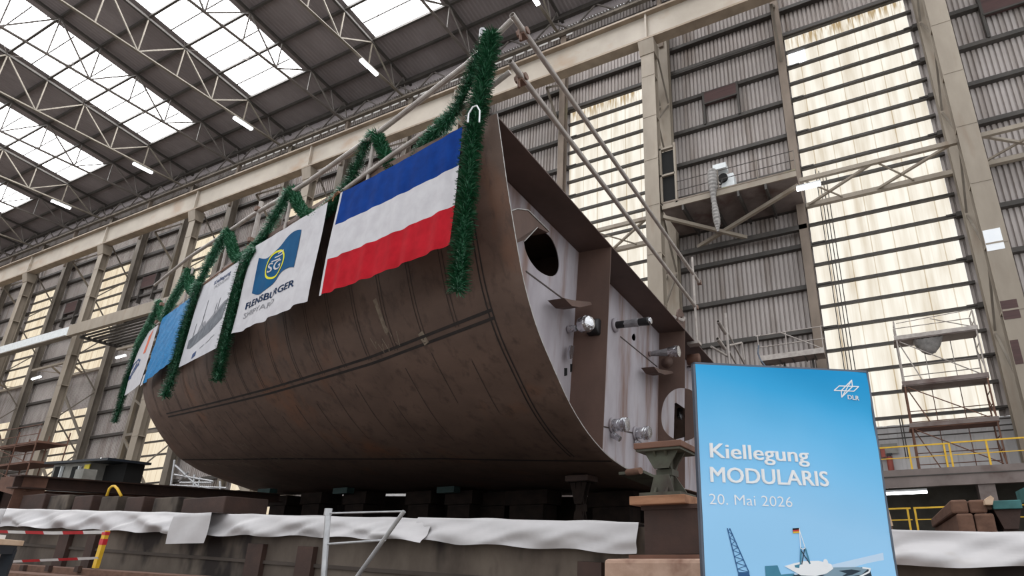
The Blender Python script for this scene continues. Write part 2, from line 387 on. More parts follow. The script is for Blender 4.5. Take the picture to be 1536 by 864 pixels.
# ---- roof trusses
ZB = 40.2
def make_truss(x, lamp):
    t = thing('roof_truss', '?', 'roof truss', (x, 31.4, ZB), 'roof trusses across the hall')
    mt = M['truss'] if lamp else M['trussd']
    Y0 = 5.6
    b = MB(); b.box((x-.12, Y0, ZB-.03), (x+.12, 31.4, ZB+.03)); b.box((x-.02, Y0, ZB), (x+.02, 31.4, ZB+.16)); b.build('bottom_chord', mt, t)
    tc = MB()
    tc.bar((x, Y0, roofz(Y0)-.1), (x, 31.6, roofz(31.6)-.1), .22, .2); tc.build('top_chord', M['girt'], t)
    ys = [YS-3.03*k for k in range(0, 8)]
    for k, y in enumerate(ys):
        MB().bar((x, y, ZB), (x, y, roofz(y)-.1), .09, .09, (1, 0, 0)).build('vertical_strut', mt, t)
        if k % 2 == 1:
            for q in (k-1, k+1):
                if 0 <= q < len(ys): MB().bar((x, y, ZB), (x, ys[q], roofz(ys[q])-.1), .11, .11, (1, 0, 0)).build('diagonal_strut', mt, t)
    MB().bar((x, YS, roofz(YS)-.1), (x, 29.8, ZB), .11, .11, (1, 0, 0)).build('diagonal_strut', mt, t)
    for y0, y1 in ((29.8, 29.0), (29.8, 30.6), (31.3, 30.6)): MB().bar((x, y0, ZB), (x, y1, roofz(y1)-.1), .08, .08, (1, 0, 0)).build('end_strut', M['trussd'], t)
    return t
tl = {-2.5: 'pale roof truss at the top right whose end comes down left of the tall stained window',
}
lampnames = ['roof truss ending above the beige girder right of the two ship rail tubes',
 'pale roof truss whose end comes down directly behind the green garland on the tallest post',
 'pale roof truss carrying the fluorescent tube nearest the hull, second rooflight strip ending beside it',
 'pale roof truss carrying the second fluorescent tube from the hull, between two rooflights',
 'pale roof truss carrying the third fluorescent tube from the hull',
 'pale roof truss carrying the fourth and farthest fluorescent tube, at the left picture edge',
 'farthest pale roof truss in the far left corner beyond the last lit tube',
 'last roof truss deep in the dark far end of the hall']
TR = {}
for k, x in enumerate(TRX):
    t = make_truss(x, True); t['label'] = lampnames[k]; TR[k] = t
darknames = ['dark roof truss above the top of the tall stained window at right',
 'dark roof truss passing under the rooflight above the ship rail tubes',
 'dark roof truss seen against the small rooflight at the top of the picture centre',
 'dark roof truss crossing the large rooflight right of the nearest lit tube',
 'dark roof truss crossing the big rooflight in the top left of the picture',
 'dark roof truss crossing the rooflight at the left picture edge',
 'dark roof truss crossing the smallest rooflight, low at the left edge',
 'farthest dark roof truss near the end wall of the hall']
for k, x in enumerate(COLX):
    t = make_truss(x-.55 if k else x, False); t['label'] = darknames[k]
# cross bracing rods under the rooflights
for k in range(1, 5):
    x0, x1 = TRX[k], COLX[k]-.55 if k < 8 else TRX[k]+8
    t = thing('roof_bracing', '?', 'roof bracing', (x0, 20, ZB), 'bracing rods under the rooflights')
    t['label'] = ['thin bracing rods under the roof beside the garland post', 'thin bracing rods crossing the second rooflight from the right', 'thin bracing rods under the large top left rooflight', 'thin bracing rods under the rooflight at the left edge'][k-1]
    for j in (0, 2, 4):
        y0, y1 = YS-3.03*j, YS-3.03*(j+2)
        MB().tube([(x0, y0, roofz(y0)-.15), (x1, y1, roofz(y1)-.15)], .03, 5).build('rod', M['trussd'], t)
        MB().tube([(x1, y0, roofz(y0)-.15), (x0, y1, roofz(y1)-.15)], .03, 5).build('rod', M['trussd'], t)
# ---- eaves lattice beam along the wall head
ev = thing('eaves_lattice_girder', 'dark lattice girder running along the eaves above the beige crane girder', 'lattice girder', (-50, 31, 38.3))
MB().box((XL, 30.7, 41.5), (XR, 31.0, 41.75)).build('top_chord', M['girt'], ev)
MB().box((XL, 30.7, 39.9), (XR, 31.0, 40.1)).build('bottom_chord', M['steel'], ev)
g = MB(); x = XL
while x < XR: g.bar((x, 30.85, 40), (x+2, 30.85, 41.6), .1, .1, (0, 1, 0)); g.bar((x+2, 30.85, 41.6), (x+4, 30.85, 40), .1, .1, (0, 1, 0)); x += 4.03
g.build('lattice_web', M['trussd'], ev)
g = MB(); x = -60
while x < -18: g.box((x, 31.7, 40.65), (x+.8, 31.74, 40.95)); x += 1.15
struct(g.build('window_40', emis('daylit_eaves_slot', (.9, .88, .84, 1), .55)))
struct(MB().box((XL, 31.5, 38.2), (XR, 31.65, 39.9)).build('trim_70', M['darkband']))
# ---- crane girder
cg = thing('crane_girder', 'long beige crane runway girder running the length of the wall under the roof', 'crane girder', (-50, YC, 32.5))
MB().box((XL, YC+.02, 32.75), (XR, YC+.12, 34.9)).build('web_plate', M['beam'], cg)
MB().box((XL, YC-.32, 32.6), (XR, YC+.4, 32.75)).build('bottom_flange', M['beamedge'], cg)
MB().box((XL, YC-.32, 34.9), (XR, YC+.4, 35.05)).build('top_flange', M['beamedge'], cg)
MB().box((XL, YC-.02, 35.05), (XR, YC+.1, 35.2)).build('crane_rail', M['steel'], cg)
for xc in COLX:
    MB().box((xc-.06, YC-.2, 32.75), (xc+.06, YC+.02, 34.9)).build('stiffener', M['beam'], cg)
# ---- crane columns
cl = ['beige crane column at the far right, right of the tall stained window',
      'beige crane column beside the stained window behind the two sloping ship rail tubes',
      'crane column showing above the hull edge behind the blue-white-red flag',
      'crane column at centre left, seen above the logo flag with its yellow oval',
      'crane column at left meeting the girder above the light blue tarp flag',
      'second crane column from the left picture edge among yellowed windows',
      'leftmost clearly seen crane column, near the left picture edge',
      'farthest crane column at the dark far end of the wall']
for k, xc in enumerate(COLX):
    t = thing('crane_column', cl[k], 'column', (xc, YC, 0), 'crane columns along the wall')
    m1 = M['column']
    MB().ibeam((xc, YC+.32, 0), (xc, YC+.32, 32.6), .9, .64, .04, .03, (0, 1, 0)).build('front_leg', m1, t)
    MB().ibeam((xc, 31.3, 0), (xc, 31.3, 38), .8, .6, .04, .03, (0, 1, 0)).build('rear_leg', M['steel'] if k > 1 else m1, t)
    z = 7.5; up = True
    while z < 36:
        zz = min(z+3.2, 37)
        a, b = (YC+.6, 31.1) if up else (31.1, YC+.6)
        for dx in (-.3, .3) if k < 2 else (0,): MB().bar((xc+dx, a, z), (xc+dx, b, zz), .1, .1, (1, 0, 0)).build('lacing_bar', M['steel'], t)
        if zz < 32: MB().box((xc-.42, YC-.02, zz-.08), (xc+.42, YC+.66, zz)).build('gusset_plate', m1, t)
        z = zz; up = not up
    MB().bar((xc, 31.0, 35), (xc, 31.0, 40.2), .3, .3, (0, 1, 0)).build('head_stub', M['rustpost'], t)
    MB().hexa([(xc-.5, YC-.05, 31.6), (xc+.5, YC-.05, 31.6), (xc+.5, YC+.7, 31.6), (xc-.5, YC+.7, 31.6), (xc-.55, YC-.3, 32.6), (xc+.55, YC-.3, 32.6), (xc+.55, YC+.7, 32.6), (xc-.55, YC+.7, 32.6)]).build('head_bracket', m1, t)
c0 = [o for o in COL.objects if o.get('label') == cl[0]][0]
for (p, q, m_, nm) in (((1473, 346), (1508, 372), 'white', 'white_paint_patch'), ((1497, 452), (1532, 476), 'vent', 'red_paint_patch'), ((1502, 512), (1536, 545), 'vent', 'red_paint_patch')):
    a, b = onY(p, YC-.03), onY(q, YC-.03); MB().box((max(a[0], 5.52), YC-.012, b[2]), (min(b[0], 6.38), YC-.003, a[2])).build(nm, M[m_], c0)
# ---- wall posts at mid bay
pl = ['rust-streaked wall post with green mould at the left edge of the tall right window',
      'rusty wall post left of the stained window behind the ship rail tubes',
      'wall post rising behind the blue-white-red flag', 'wall post above the hull behind the logo flag',
      'wall post left of the yellowed window above the light blue tarp', 'wall post between the second pair of yellowed windows from left',
      'wall post near the left picture edge', 'wall post at the dark far end']
for k, xc in enumerate(COLX):
    x = xc-8.15
    t = thing('wall_post', pl[k], 'post', (x, 31.3, 0), 'wall posts between the windows')
    MB().ibeam((x, 31.35, 0), (x, 31.35, 40.2), .48, .5, .03, .03, (0, 1, 0)).build('shaft', M['rustpost'] if k < 2 else M['steel'], t)
    MB().bar((x, YC+.9, 32.9), (x, 31.2, 30.4), .14, .14, (1, 0, 0)).build('stay_bar', M['steel'], t)
    MB().bar((x, YC+.9, 32.9), (x, 31.2, 35.2), .14, .14, (1, 0, 0)).build('stay_bar', M['steel'], t)
# ---- horizontal wind girders + lamps
wl = ['lattice wind girder across the tall right-hand window', 'lattice wind girder across the window behind the ship rail tubes', 'wind girder behind the blue-white-red flag',
      'wind girder behind the garlands', 'wind girder with a lit lamp, beside the hanging white banner at left', 'wind girder with a lit lamp near the left picture edge', 'wind girder at the far left edge']
for k, xc in enumerate(COLX[:7]):
    a, b = xc-8.1, xc-.47; z = 19.75
    t = thing('wind_girder', wl[k], 'lattice girder', (xc-4, 29.5, z), 'wind girders between the columns')
    MB().bar((a+.25, YC+.5, z), (b, YC+.5, z), .2, .22).build('front_chord', M['column'], t)
    MB().bar((a+.25, 31.2, z), (b, 31.2, z), .28, .26).build('rear_chord', M['column'], t)
    for j in range(2):
        xa, xb = a+.3+3.6*j, a+.3+3.6*j+3.6
        MB().bar((xa, 31.2, z), (xb, YC+.5, z), .14, .12).build('diagonal', M['column'], t)
        MB().bar((xa+.1, YC+.5, z), (xa+2, 31.2, z), .07, .07).build('diagonal', M['column'], t)
t = thing('wind_girder', 'lattice wind girder right of the rightmost beige column', 'lattice girder', (9.5, 29.5, 19.75), 'wind girders between the columns')
MB().bar((6.45, YC+.5, 19.75), (XR, YC+.5, 19.75), .2, .22).build('front_chord', M['column'], t); MB().bar((6.45, 31.2, 19.75), (XR, 31.2, 19.75), .28, .26).build('rear_chord', M['column'], t)
MB().bar((6.5, YC+.5, 19.75), (10, 31.2, 19.75), .14, .12).build('diagonal', M['column'], t); MB().bar((6.5, 31.2, 19.75), (10, YC+.5, 19.75), .1, .1).build('diagonal', M['column'], t)
def lamp(name, label, p0, p1, wd=.16, group='lit fluorescent tubes'):
    p0 = np.array(p0); p1 = np.array(p1)
    t = thing(name, label, 'lamp', p0, group)
    up = np.array([0, 0, 1.0])
    MB().bar(p0+up*.1, p1+up*.1, wd*1.1, .08).build('housing', M['unit'], t)
    MB().bar(p0, p1, wd, wd*.7).build('lit_tube', M['tube_light'], t)
    return t
for k, nm in ((2, 'lit fluorescent tube under the roof closest to the garland on the tallest post'), (3, 'lit fluorescent tube under the roof, second from the hull'), (4, 'lit fluorescent tube under the roof, third from the hull'), (5, 'smallest lit fluorescent tube under the roof, nearest the left edge')):
    x = TRX[k]; lamp('fluorescent_lamp', nm, (x+.12, 25.9, 39.85), (x+.12, 27.7, 39.85), .3)
lamp('fluorescent_lamp', 'lit tube at the top edge above the ship rail tubes', (TRX[1]+.1, 26, 39.85), (TRX[1]+.1, 27.7, 39.85), .3)
a = onY((1195, 284), 28.3); b = onY((1231, 275), 28.3); lamp('fluorescent_lamp', 'lit fluorescent tube on the wind girder left of the tall right window', a, b, .22)
for p, q, nm in (((174, 537), (188, 533), 'lit lamp on the wind girder beside the hanging white banner'), ((48, 569), (61, 565), 'lit lamp on the wind girder near the left picture edge')):
    lamp('fluorescent_lamp', nm, onY(p, 27.9), onY(q, 27.9), .15)
# ---- louvre vents in the cladding
vl = [(-8.1, -5.9, 28.5, 30.2, 'dark red louvre flap in the wall between the two stained windows', -3.5), (8.6, 12.2, 30.8, 32.6, 'dark red louvre flap in the top right corner', 0)]
def vent(x0, x1, z0, z1, lab):
    t = thing('wall_louvre', lab, 'louvre', ((x0+x1)/2, 31.8, z0), 'louvre flaps in the wall')
    MB().box((x0, 31.55, z0+.45), (x1, 31.85, z1)).build('flap', M['vent'], t)
    MB().box((x0-.05, 31.5, z0+.35), (x1+.05, 31.6, z0+.45)).build('flap_edge', M['girt'], t)
    MB().box((x0-.14, 31.55, z0-1.2), (x0, 31.9, z1+.1)).build('side_frame', M['girt'], t); MB().box((x1, 31.55, z0-1.2), (x1+.14, 31.9, z1+.1)).build('side_frame', M['girt'], t)
a = onY((1058, 160), 31.7); b = onY((1104, 128), 31.7); vent(a[0], b[0], a[2]-.3, b[2]+.1, vl[0][4])
a = onY((1476, 25), 31.7); vent(a[0], a[0]+2.2, a[2]-.4, a[2]+1.6, vl[1][4])
for i, (p, nm) in enumerate((((98, 470), 'dark louvre flap between the two yellowed windows at left'), ((213, 432), 'dark louvre flap above the light blue tarp flag'))):
    a = onY(p, 31.7); vent(a[0], a[0]+2.4, a[2]-.6, a[2]+1.2, nm)
# ================================================================== SHIP HULL SECTION
CLY = 9.0
shp = thing('ship_hull_section', 'huge brown steel ship hull section with open cut end, standing on the slipway', 'ship section', ship(SL/2, CLY, -5.2))
NS, NG = 48, 44
gs = [i/NG for i in range(NG+1)]; ss = [SL*j/NS for j in range(NS+1)]
def mir(P): L = loc(P); return ship(L[0], 2*CLY-L[1], L[2])
rows = []
for s in ss:
    a = [hullP(s, g) for g in gs]; rows.append(a+[mir(p) for p in reversed(a[:-1])])
o = MB().grid(rows).build('shell_plating', M['hull'], shp, smooth=True); solidify(o, .022, 1)
# bright ground cut edge of the shell
e = MB(); prev = None
for g in gs:
    p = hullP(0, g, 0); q = hullP(0, g, -.022)
    if prev: e.add([prev[0], p, q, prev[1]], [(0, 1, 2, 3)]); e.add([prev[0]+SA*-.004, p+SA*-.004, q+SA*-.004, prev[1]+SA*-.004], [(0, 1, 2, 3)])
    prev = (p, q)
e.build('cut_edge', M['bright'], shp)
# seams
def strip(path, wd, out=.004, mi=0, mb=None):
    mb = mb or MB(); P = [[], []]
    for i, (s, g) in enumerate(path):
        s2, g2 = path[min(i+1, len(path)-1)]; s1, g1 = path[max(i-1, 0)]
        ds, dg = (s2-s1), (g2-g1)*9; n = math.hypot(ds, dg)+1e-9
        ox, oy = -dg/n*wd/2, ds/n*wd/2/9
        P[0].append(hullP(s+ox, min(max(g+oy, 0), 1), out)); P[1].append(hullP(s-ox, min(max(g-oy, 0), 1), out))
    mb.grid(P, mi); return mb
def _glen(c, u_only=None):
    return np.linalg.norm(np.diff(c, axis=0), axis=1).sum()
_k0 = (_glen(NEAR)-2.2)/_glen(NEAR); _k1 = (_glen(FAR)-2.35)/_glen(FAR)
def seam_g(s): return float(np.interp(s, [.7, 4, 8, 14, 15.5], [.325, .385, .44, .51, .53]))*(_k0+(_k1-_k0)*(s/SL)**PW)
def low_g(s): return float(np.interp(s, [0, 4, 10, 15.5], [.755, .735, .755, .80]))*(_k0+(_k1-_k0)*(s/SL)**PW)
N1 = 60
for off in (-.011, 0.011):
    strip([(.72+i*(14.2-.72)/N1, seam_g(.72+i*(14.2-.72)/N1)+off*.55) for i in range(N1+1)], .045).build('weld_seam', M['weld'], shp)
strip([(.05+i*(15.4)/N1, low_g(i*15.4/N1)) for i in range(N1+1)], .07).build('weld_seam', M['weld'], shp)
for s0 in (.72, .80): strip([(s0, .02+.56*i/30) for i in range(31)], .03).build('weld_seam', M['weld'], shp)
hm = MB()
s = 1.5
while s < 15.2:
    for d in (0, .075): strip([(s+d, .03+(seam_g(s)-.03)*i/16) for i in range(17)], .02, .003, 0, hm)
    for q in range(3):
        g0 = seam_g(s)+.02+random.random()*.12; strip([(s+.03, g0+i*.02) for i in range(4+int(random.random()*4))], .02, .003, 0, hm)
    s += .82
o = hm.build('heat_mark', M['mark'], shp)
# grinding scars and chalk scrawl
def chalk(*a_): strip(*a_).build('chalk_mark', M['chalk'], shp)
for i in range(26):
    s0 = 9+random.random()*6; g0 = low_g(s0)+random.uniform(-.02, .03); chalk([(s0, g0), (s0-.15-random.random()*.3, g0+.012+random.random()*.02)], .025, .005)
for (s0, g0, s1, g1) in ((13.2, .56, 11.9, .62), (11.2, .64, 10.9, .655), (13.6, .40, 13.3, .45), (10.4, .7, 10.1, .715), (13.9, .81, 12.6, .85), (13.4, .80, 13.0, .83)):
    chalk([(s0, g0), ((s0+s1)/2, (g0+g1)/2+.004), (s1, g1)], .03, .005)
for (cs, cg) in ((3.75, .27), (5.3, .55), (11.6, .50)):
    for i in range(5):
        a = cs-i*.16; chalk([(a, cg+random.uniform(-.01, .01)), (a-.07, cg+random.uniform(-.025, .025)), (a-.12, cg+random.uniform(-.005, .005)+.012*math.sin(i*.9+j*.35)*math.sin(j*.8))], .018, .005)
chalk([(3.35, .2), (3.28, .235), (3.25, .26)], .10, .005); chalk([(2.42, .27), (2.36, .29)], .14, .005)

# deck plate
def deck_u(y): return -.03-.033*min(y, 13)
P = []
for s in ss[::3]+[SL]:
    y0 = edgeY(s)+.02; y1 = 2*CLY-y0; P.append([ship(s-.0, y0+(y1-y0)*k/12, deck_u(y0+(y1-y0)*k/12)) for k in range(13)])
o = MB().grid(P).build('deck_plate', M['deckpl'], shp); solidify(o, .02, 0)
# longitudinal girders
SB = .77
import bmesh
def plate(outline, holes, name, m, parent, thick=.016, dirv=None):
    """flat plate with cut-outs; outline/holes are lists of world points in one plane"""
    bm = bmesh.new(); off = np.array(parent.location)
    for loop in [outline]+holes:
        vs = [bm.verts.new(tuple(np.array(p)-off)) for p in loop]
        for i in range(len(vs)): bm.edges.new((vs[i], vs[(i+1) % len(vs)]))
    bmesh.ops.triangle_fill(bm, use_beauty=True, use_dissolve=False, edges=bm.edges[:])
    me = bpy.data.meshes.new(name); bm.to_mesh(me); bm.free(); me.materials.append(m)
    o = bpy.data.objects.new(name, me); COL.objects.link(o); o.parent = parent; solidify(o, thick, 0); return o
def shell_u(s, y):
    yy = y if y <= CLY else 2*CLY-y
    w = (max(s, 0)/SL)**PW
    us = [hull(s, g) for g in gs]; return float(np.interp(yy, [q[0] for q in us], [q[1] for q in us]))
def smooth_close(px, plane, n=40):
    """closed smooth loop through pixel points dropped on a plane function"""
    pts = [np.array(plane(p)) for p in px]; N = len(pts); out = []
    for i in range(N):
        p0, p1, p2, p3 = pts[i-1], pts[i], pts[(i+1) % N], pts[(i+2) % N]
        for k in range(5):
            t = k/5; out.append(.5*((2*p1)+(-p0+p2)*t+(2*p0-5*p1+4*p2-p3)*t*t+(-p0+3*p1-3*p2+p3)*t**3))
    return out
def onGY(y):
    def f(p):
        r = dirw(p); t = (y+T1[1])/r[1]; return EYE+r*t
    return f
G1, G2 = 4.1, 9.0
for yg, nm in ((G1, 'longitudinal_girder'), (G2, 'longitudinal_girder')):
    s1 = 3.0
    outl = [ship(0.01, yg, deck_u(yg)-.01), ship(s1, yg, deck_u(yg)-.01)]+[ship(s, yg, shell_u(s, yg)+.03) for s in (s1, s1*.66, s1*.4, 1, .5, .01)]
    holes = []
    if yg == G2:
        pts = [(1020, 582), (1006, 588), (996, 602), (992, 622), (994, 640), (1003, 653), (1016, 660), (1029, 661), (1042, 655), (1050, 640), (1052, 620), (1049, 600), (1038, 586)]
        holes = [smooth_close(pts, onGY(yg))]
    plate(outl, holes, nm, M['hull_in'], shp, .02)
# transverse floors (primed) between the girders at SB
def zplane(p): return onS(p, SB)
def floor_outline(y0, y1):
    top = [ship(SB, y, deck_u(y)-.012) for y in np.linspace(y0, y1, 6)]
    bot = [ship(SB, y, shell_u(SB, y)+.025) for y in np.linspace(y1, y0, 22)]
    return top+bot
yl = None
# first bay reaches the curved shell
us = [hull(SB, g) for g in gs]
shell_pts = [ship(SB, q[0]+.03, q[1]+.02) for q in us if q[0] < G1-.02 and q[1] < deck_u(q[0])-.05]
outl = [ship(SB, edgeY(SB)+.08, deck_u(.1)-.03), ship(SB, G1-.01, deck_u(G1)-.012)]+[ship(SB, G1-.01, shell_u(SB, G1)+.03)]+list(reversed(shell_pts))
hole1 = smooth_close([(787, 350), (800, 343), (815, 347), (828, 360), (836, 380), (838, 400), (833, 412), (822, 414), (806, 405), (793, 388), (786, 368)], zplane)
plate(outl, [hole1], 'transverse_floor', M['primer'], shp)
hole2 = smooth_close([(948, 503), (951, 500.5), (953, 505), (952.5, 510), (950, 511), (947.5, 508)], zplane)
plate(floor_outline(G1+.01, G2-.01), [hole2], 'transverse_floor', M['primer'], shp)
h3 = [zplane(p) for p in ((1011.5, 605), (1014, 604), (1036, 619), (1040, 624), (1040, 640), (1030, 655), (1010, 660))]
plate(floor_outline(G2+.01, 2*CLY-4.2), [h3], 'transverse_floor', M['primer'], shp)
# black backing plate, its colour giving the dark seen through the holes
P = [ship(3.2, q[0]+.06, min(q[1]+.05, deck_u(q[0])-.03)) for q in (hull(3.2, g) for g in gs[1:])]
plate(P+[mir(p) for p in reversed(P[:-1])], [], 'black_backing_plate', M['black'], shp)
# far end bulkhead closes the section
P = [ship(SL-.05, q[0]+.02, q[1]) for q in (hull(SL, g) for g in gs)]
plate(P+[mir(p) for p in reversed(P[:-1])], [], 'end_bulkhead', M['hull_in'], shp)
# seam lines on the primed floors
for px in ([(788, 407), (850, 453)], [(930, 505), (985, 550)], [(905, 640), (975, 655)]):
    a, b = zplane(px[0])-SA*.012, zplane(px[1])-SA*.012
    MB().bar(a, b, .03, .008, tuple(SA)).build('floor_seam', M['mark'], shp)
# cut-off longitudinal with bracket near the shell
def slab(px, plane, dvec, name, m, lab=None):
    o = MB().prism([plane(p) for p in px], dvec).build(name, m, shp)
    if lab: o['label'] = lab
    return o
pz = lambda s: (lambda p: onS(p, s))
slab([(767, 316), (776, 313), (792, 315), (824, 347), (822, 349), (806, 341), (772, 362)], pz(.45), SA*.32, 'shell_longitudinal', M['hull_in'])
e = MB()
for a, b in (((767, 316), (776, 313)), ((776, 313), (792, 315)), ((792, 315), (824, 347)), ((806, 341), (786, 362))):
    e.bar(onS(a, .44), onS(b, .44), .016, .016, tuple(SA))
e.build('longitudinal_edge', M['bright'], shp)
slab([(772, 362), (806, 340), (787, 360), (776, 364)], pz(.5), SA*.25, 'shell_bracket', M['hull_in'])
# flat brackets standing off the girders
def bracket(p0, p1, wd, name):
    a, b = onS(p0, .55), onS(p1, .05)
    return MB().hexa([a+SY*0-SN*.03, b-SN*.02, b+SY*-.05+SN*.0-SN*.02, a-SY*wd-SN*.03, a+SN*.02, b+SN*.0, b-SY*.05+SN*.0, a-SY*wd+SN*.02]).build(name, M['hull_in'], shp)
slab([(846, 447), (858, 450), (886, 453), (888, 457), (870, 461), (858, 459)], pz(.3), SA*.35, 'girder_bracket', M['hull_in'])
slab([(981, 550), (990, 554), (1009, 557), (1010, 560), (998, 562), (988, 559)], pz(.3), SA*.35, 'girder_bracket', M['hull_in'])
# pipe stubs wrapped in foil
def lathe_dir(p0, ax, prof, m, name, parent, n=18, jit=0):
    ax = np.array(ax, float); ax /= np.linalg.norm(ax); up = np.array([0, 0, 1.0]); a = np.cross(ax, up); a /= np.linalg.norm(a); b = np.cross(a, ax)
    mb = MB(); P = []
    for (d, r) in prof:
        P.append([p0+ax*d+(a*math.cos(2*math.pi*k/n)+b*math.sin(2*math.pi*k/n))*r*(1+random.uniform(-jit, jit)*(k % n != 0)) for k in range(n)]); P[-1].append(P[-1][0])
    mb.grid(P); return mb.build(name, m, parent, smooth=jit == 0)
AX = -SA
def stub(px, s0, segs, collar=True):
    p0 = onS(px, s0)
    root = lathe_dir(p0, AX, [(0, 0), (0, segs[0][2]), (segs[0][1], segs[0][2]), (segs[0][1], 0)], M[segs[0][0]], 'pipe_stub', shp)
    d = segs[0][1]
    for (mn, ln, r0, r1, nm) in segs[1:]:
        p = [(d-.01, 0), (d-.01, r0)]+[(d+ln*t, r0+(r1-r0)*t) for t in (.2, .4, .6, .8, 1)]+[(d+ln+.01, 0)]
        lathe_dir(p0, AX, p, M[mn], nm, root, 16, .09 if mn in ('foil', 'greywrap') else 0); d += ln
    return root
stub((922, 488), SB-.02, [('primer', .05, .17), ('tape', .22, .085, .085, 'tape_band'), ('greywrap', .34, .085, .1, 'grey_wrapping'), ('tape', .26, .085, .1, 'tape_band'), ('foil', .05, .085, .07, 'foil_cap')])
stub((974, 531), SB-.02, [('primer', .05, .07), ('greywrap', .5, .06, .11, 'grey_wrapping'), ('foil', .28, .13, .15, 'foil_cap')])
stub((852, 494), SB-.02, [('primer', .05, .07), ('foil', .15, .07, .06, 'foil_sleeve')])
p = onS((884, 492), .4); lathe_dir(p, AX, [(0, 0), (0, .17), (.22, .17), (.24, .14), (.24, 0)], M['tape'], 'hose_end', shp)
p = onS((873, 488), .25); lathe_dir(p, AX+SY*-.35, [(0, 0), (0, .15), (.16, .16), (.22, .13), (.25, .07), (.26, 0)], M['foil'], 'foil_cap', shp, 20, .06)
slab([(857, 518), (862, 519), (859, 537), (855, 539), (854, 528)], pz(.6), SA*.05, 'foil_flap', M['foil'])
for px, r in (((918, 638), .17), ((953, 650), .17)):
    stub(px, SB-.02, [('primer', .04, r), ('foil', .2, r*.8, r*.85, 'foil_sleeve'), ('foil', .14, r*.95, r*.9, 'foil_cap')])
p = onS((919, 645), SB-.05); lathe_dir(p-SN*.1, AX-SN*.6, [(0, 0), (0, .07), (.22, .065), (.23, 0)], M['foil'], 'foil_elbow', shp, 12, .08)
p = onS((954, 658), SB-.05); lathe_dir(p-SN*.08, AX-SN*.6, [(0, 0), (0, .07), (.2, .065), (.21, 0)], M['foil'], 'foil_elbow', shp, 12, .08)
p = onGY(G2)((1001, 544)); lathe_dir(np.array(p), -SY, [(0, 0), (0, .17), (.03, .17), (.03, .11), (.08, .11), (.09, 0)], M['hull_in'], 'blank_flange', shp)
p = onS((1032, 540), .4); lathe_dir(p, AX, [(0, 0), (0, .17), (.35, .17), (.36, 0)], M['rust'], 'pipe_end', shp)
p = onS((1031, 553), .5); lathe_dir(p, AX, [(0, 0), (0, .08), (.3, .1), (.31, 0)], M['foil'], 'foil_cap', shp, 14, .08)
p = onS((1018, 621), 1.2); lathe_dir(p, AX, [(0, 0), (0, .2), (.1, .2), (.12, .1), (.12, 0)], M['foil'], 'foil_cap', shp, 18, .05)
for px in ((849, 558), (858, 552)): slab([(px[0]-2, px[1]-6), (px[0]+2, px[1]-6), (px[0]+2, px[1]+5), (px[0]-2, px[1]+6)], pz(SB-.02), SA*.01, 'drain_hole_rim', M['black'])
# lifting lugs on the far deck edge
for px, hb in (((1021, 481), 0), ((1182, 538), 0)):
    c = onS(px, .35)
    pts = [c+(SY*math.cos(q)+SN*math.sin(q))*.36 for q in np.linspace(0, 2*math.pi, 22)[:-1]]
    hl = [c+(SY*math.cos(q)+SN*math.sin(q))*.12 for q in np.linspace(0, 2*math.pi, 14)[:-1]]
    l = plate(pts, [hl], 'lifting_lug', M['hull_in'], shp, .05)
    MB().tube([c-SN*.05+SA*.1-SY*.5, c+SA*-.05, c+SN*.1-SA*.1+SY*.05], .06, 8).build('lug_shackle', M['pipe'], l)
# ================================================================== RAILINGS OF SCAFFOLD TUBE
rail = thing('deck_railing', 'grey scaffold tube railing along the top of the hull above the flags', 'railing', onS((712, 195), .35))
def rtube(pts, name, par, r=.026, m='pipe'):
    return MB().tube(pts, r, 10).build(name, M[m], par)
up = [on_edge(p, -.03) for p in ((768, 30), (701.5, 95.7), (570, 197), (462, 273), (425, 296), (380, 322), (345, 346), (285, 385), (232, 428))]
rtube(up, 'top_rail', rail, .045)
lowp = [on_edge(p, -.03) for p in ((765, 108), (707, 153), (589, 232), (500, 297), (400, 372), (300, 440), (236, 487))]
rtube(lowp, 'mid_rail', rail, .040)
def post(ptop, pbot, r=.03):
    b = on_edge(pbot, 0.0); s_, y_, _ = loc(b)
    base = np.array([b[0], b[1], b[2]]); lo_, hi_ = 0, 3
    for _ in range(40):
        m_ = (lo_+hi_)/2; v_ = RM.T@(base+np.array([0, 0, m_])-EYE)
        if CY+F*v_[1]/v_[2] > ptop[1]: lo_ = m_
        else: hi_ = m_
    top = base+np.array([0, 0, lo_])
    o = MB().hollow(base-np.array([0, 0, .25]), np.array([base[0], base[1], top[2]]), r, .006, 12).build('post', M['pipe'], rail)
    return base, top[2], o
for pt, pb in (((563, 195), (552, 268)), ((390, 303), (377, 372)), ((437, 283), (427, 345)), ((343, 343), (333, 400)), ((285, 402), (277, 450)), ((241, 448), (236, 492))):
    base, zt, o = post(pt, pb, .046 if pt[0] in (720, 390) else .032)
    if pt[0] in (720, 390, 241):
        q = np.array([base[0], base[1]-.05, zt-.22]); MB().box(q-.05, q+.05).build('clamp', M['clamp'], rail)
        q = np.array([base[0], base[1]-.05, base[2]+.18]); MB().box(q-.05, q+.05).build('clamp', M['clamp'], rail)
b0_, zt_, _o = post((720, 47), (712, 193), .046)
MB().hollow(np.array([b0_[0], b0_[1], zt_-.16]), np.array([b0_[0], b0_[1], zt_+.02]), .06, .012, 14).build('post_cap', M['alu'], rail)
hk = MB(); c = on_edge((711, 176), -.52)
hk.tube([c+np.array([-.1, 0, -.05]), c+np.array([-.1, 0, .1]), c+np.array([-.04, 0, .19]), c+np.array([.03, 0, .19]), c+np.array([.09, 0, .08]), c+np.array([.1, 0, -.12])], .011, 8); hk.build('white_hook', M['white'], rail)
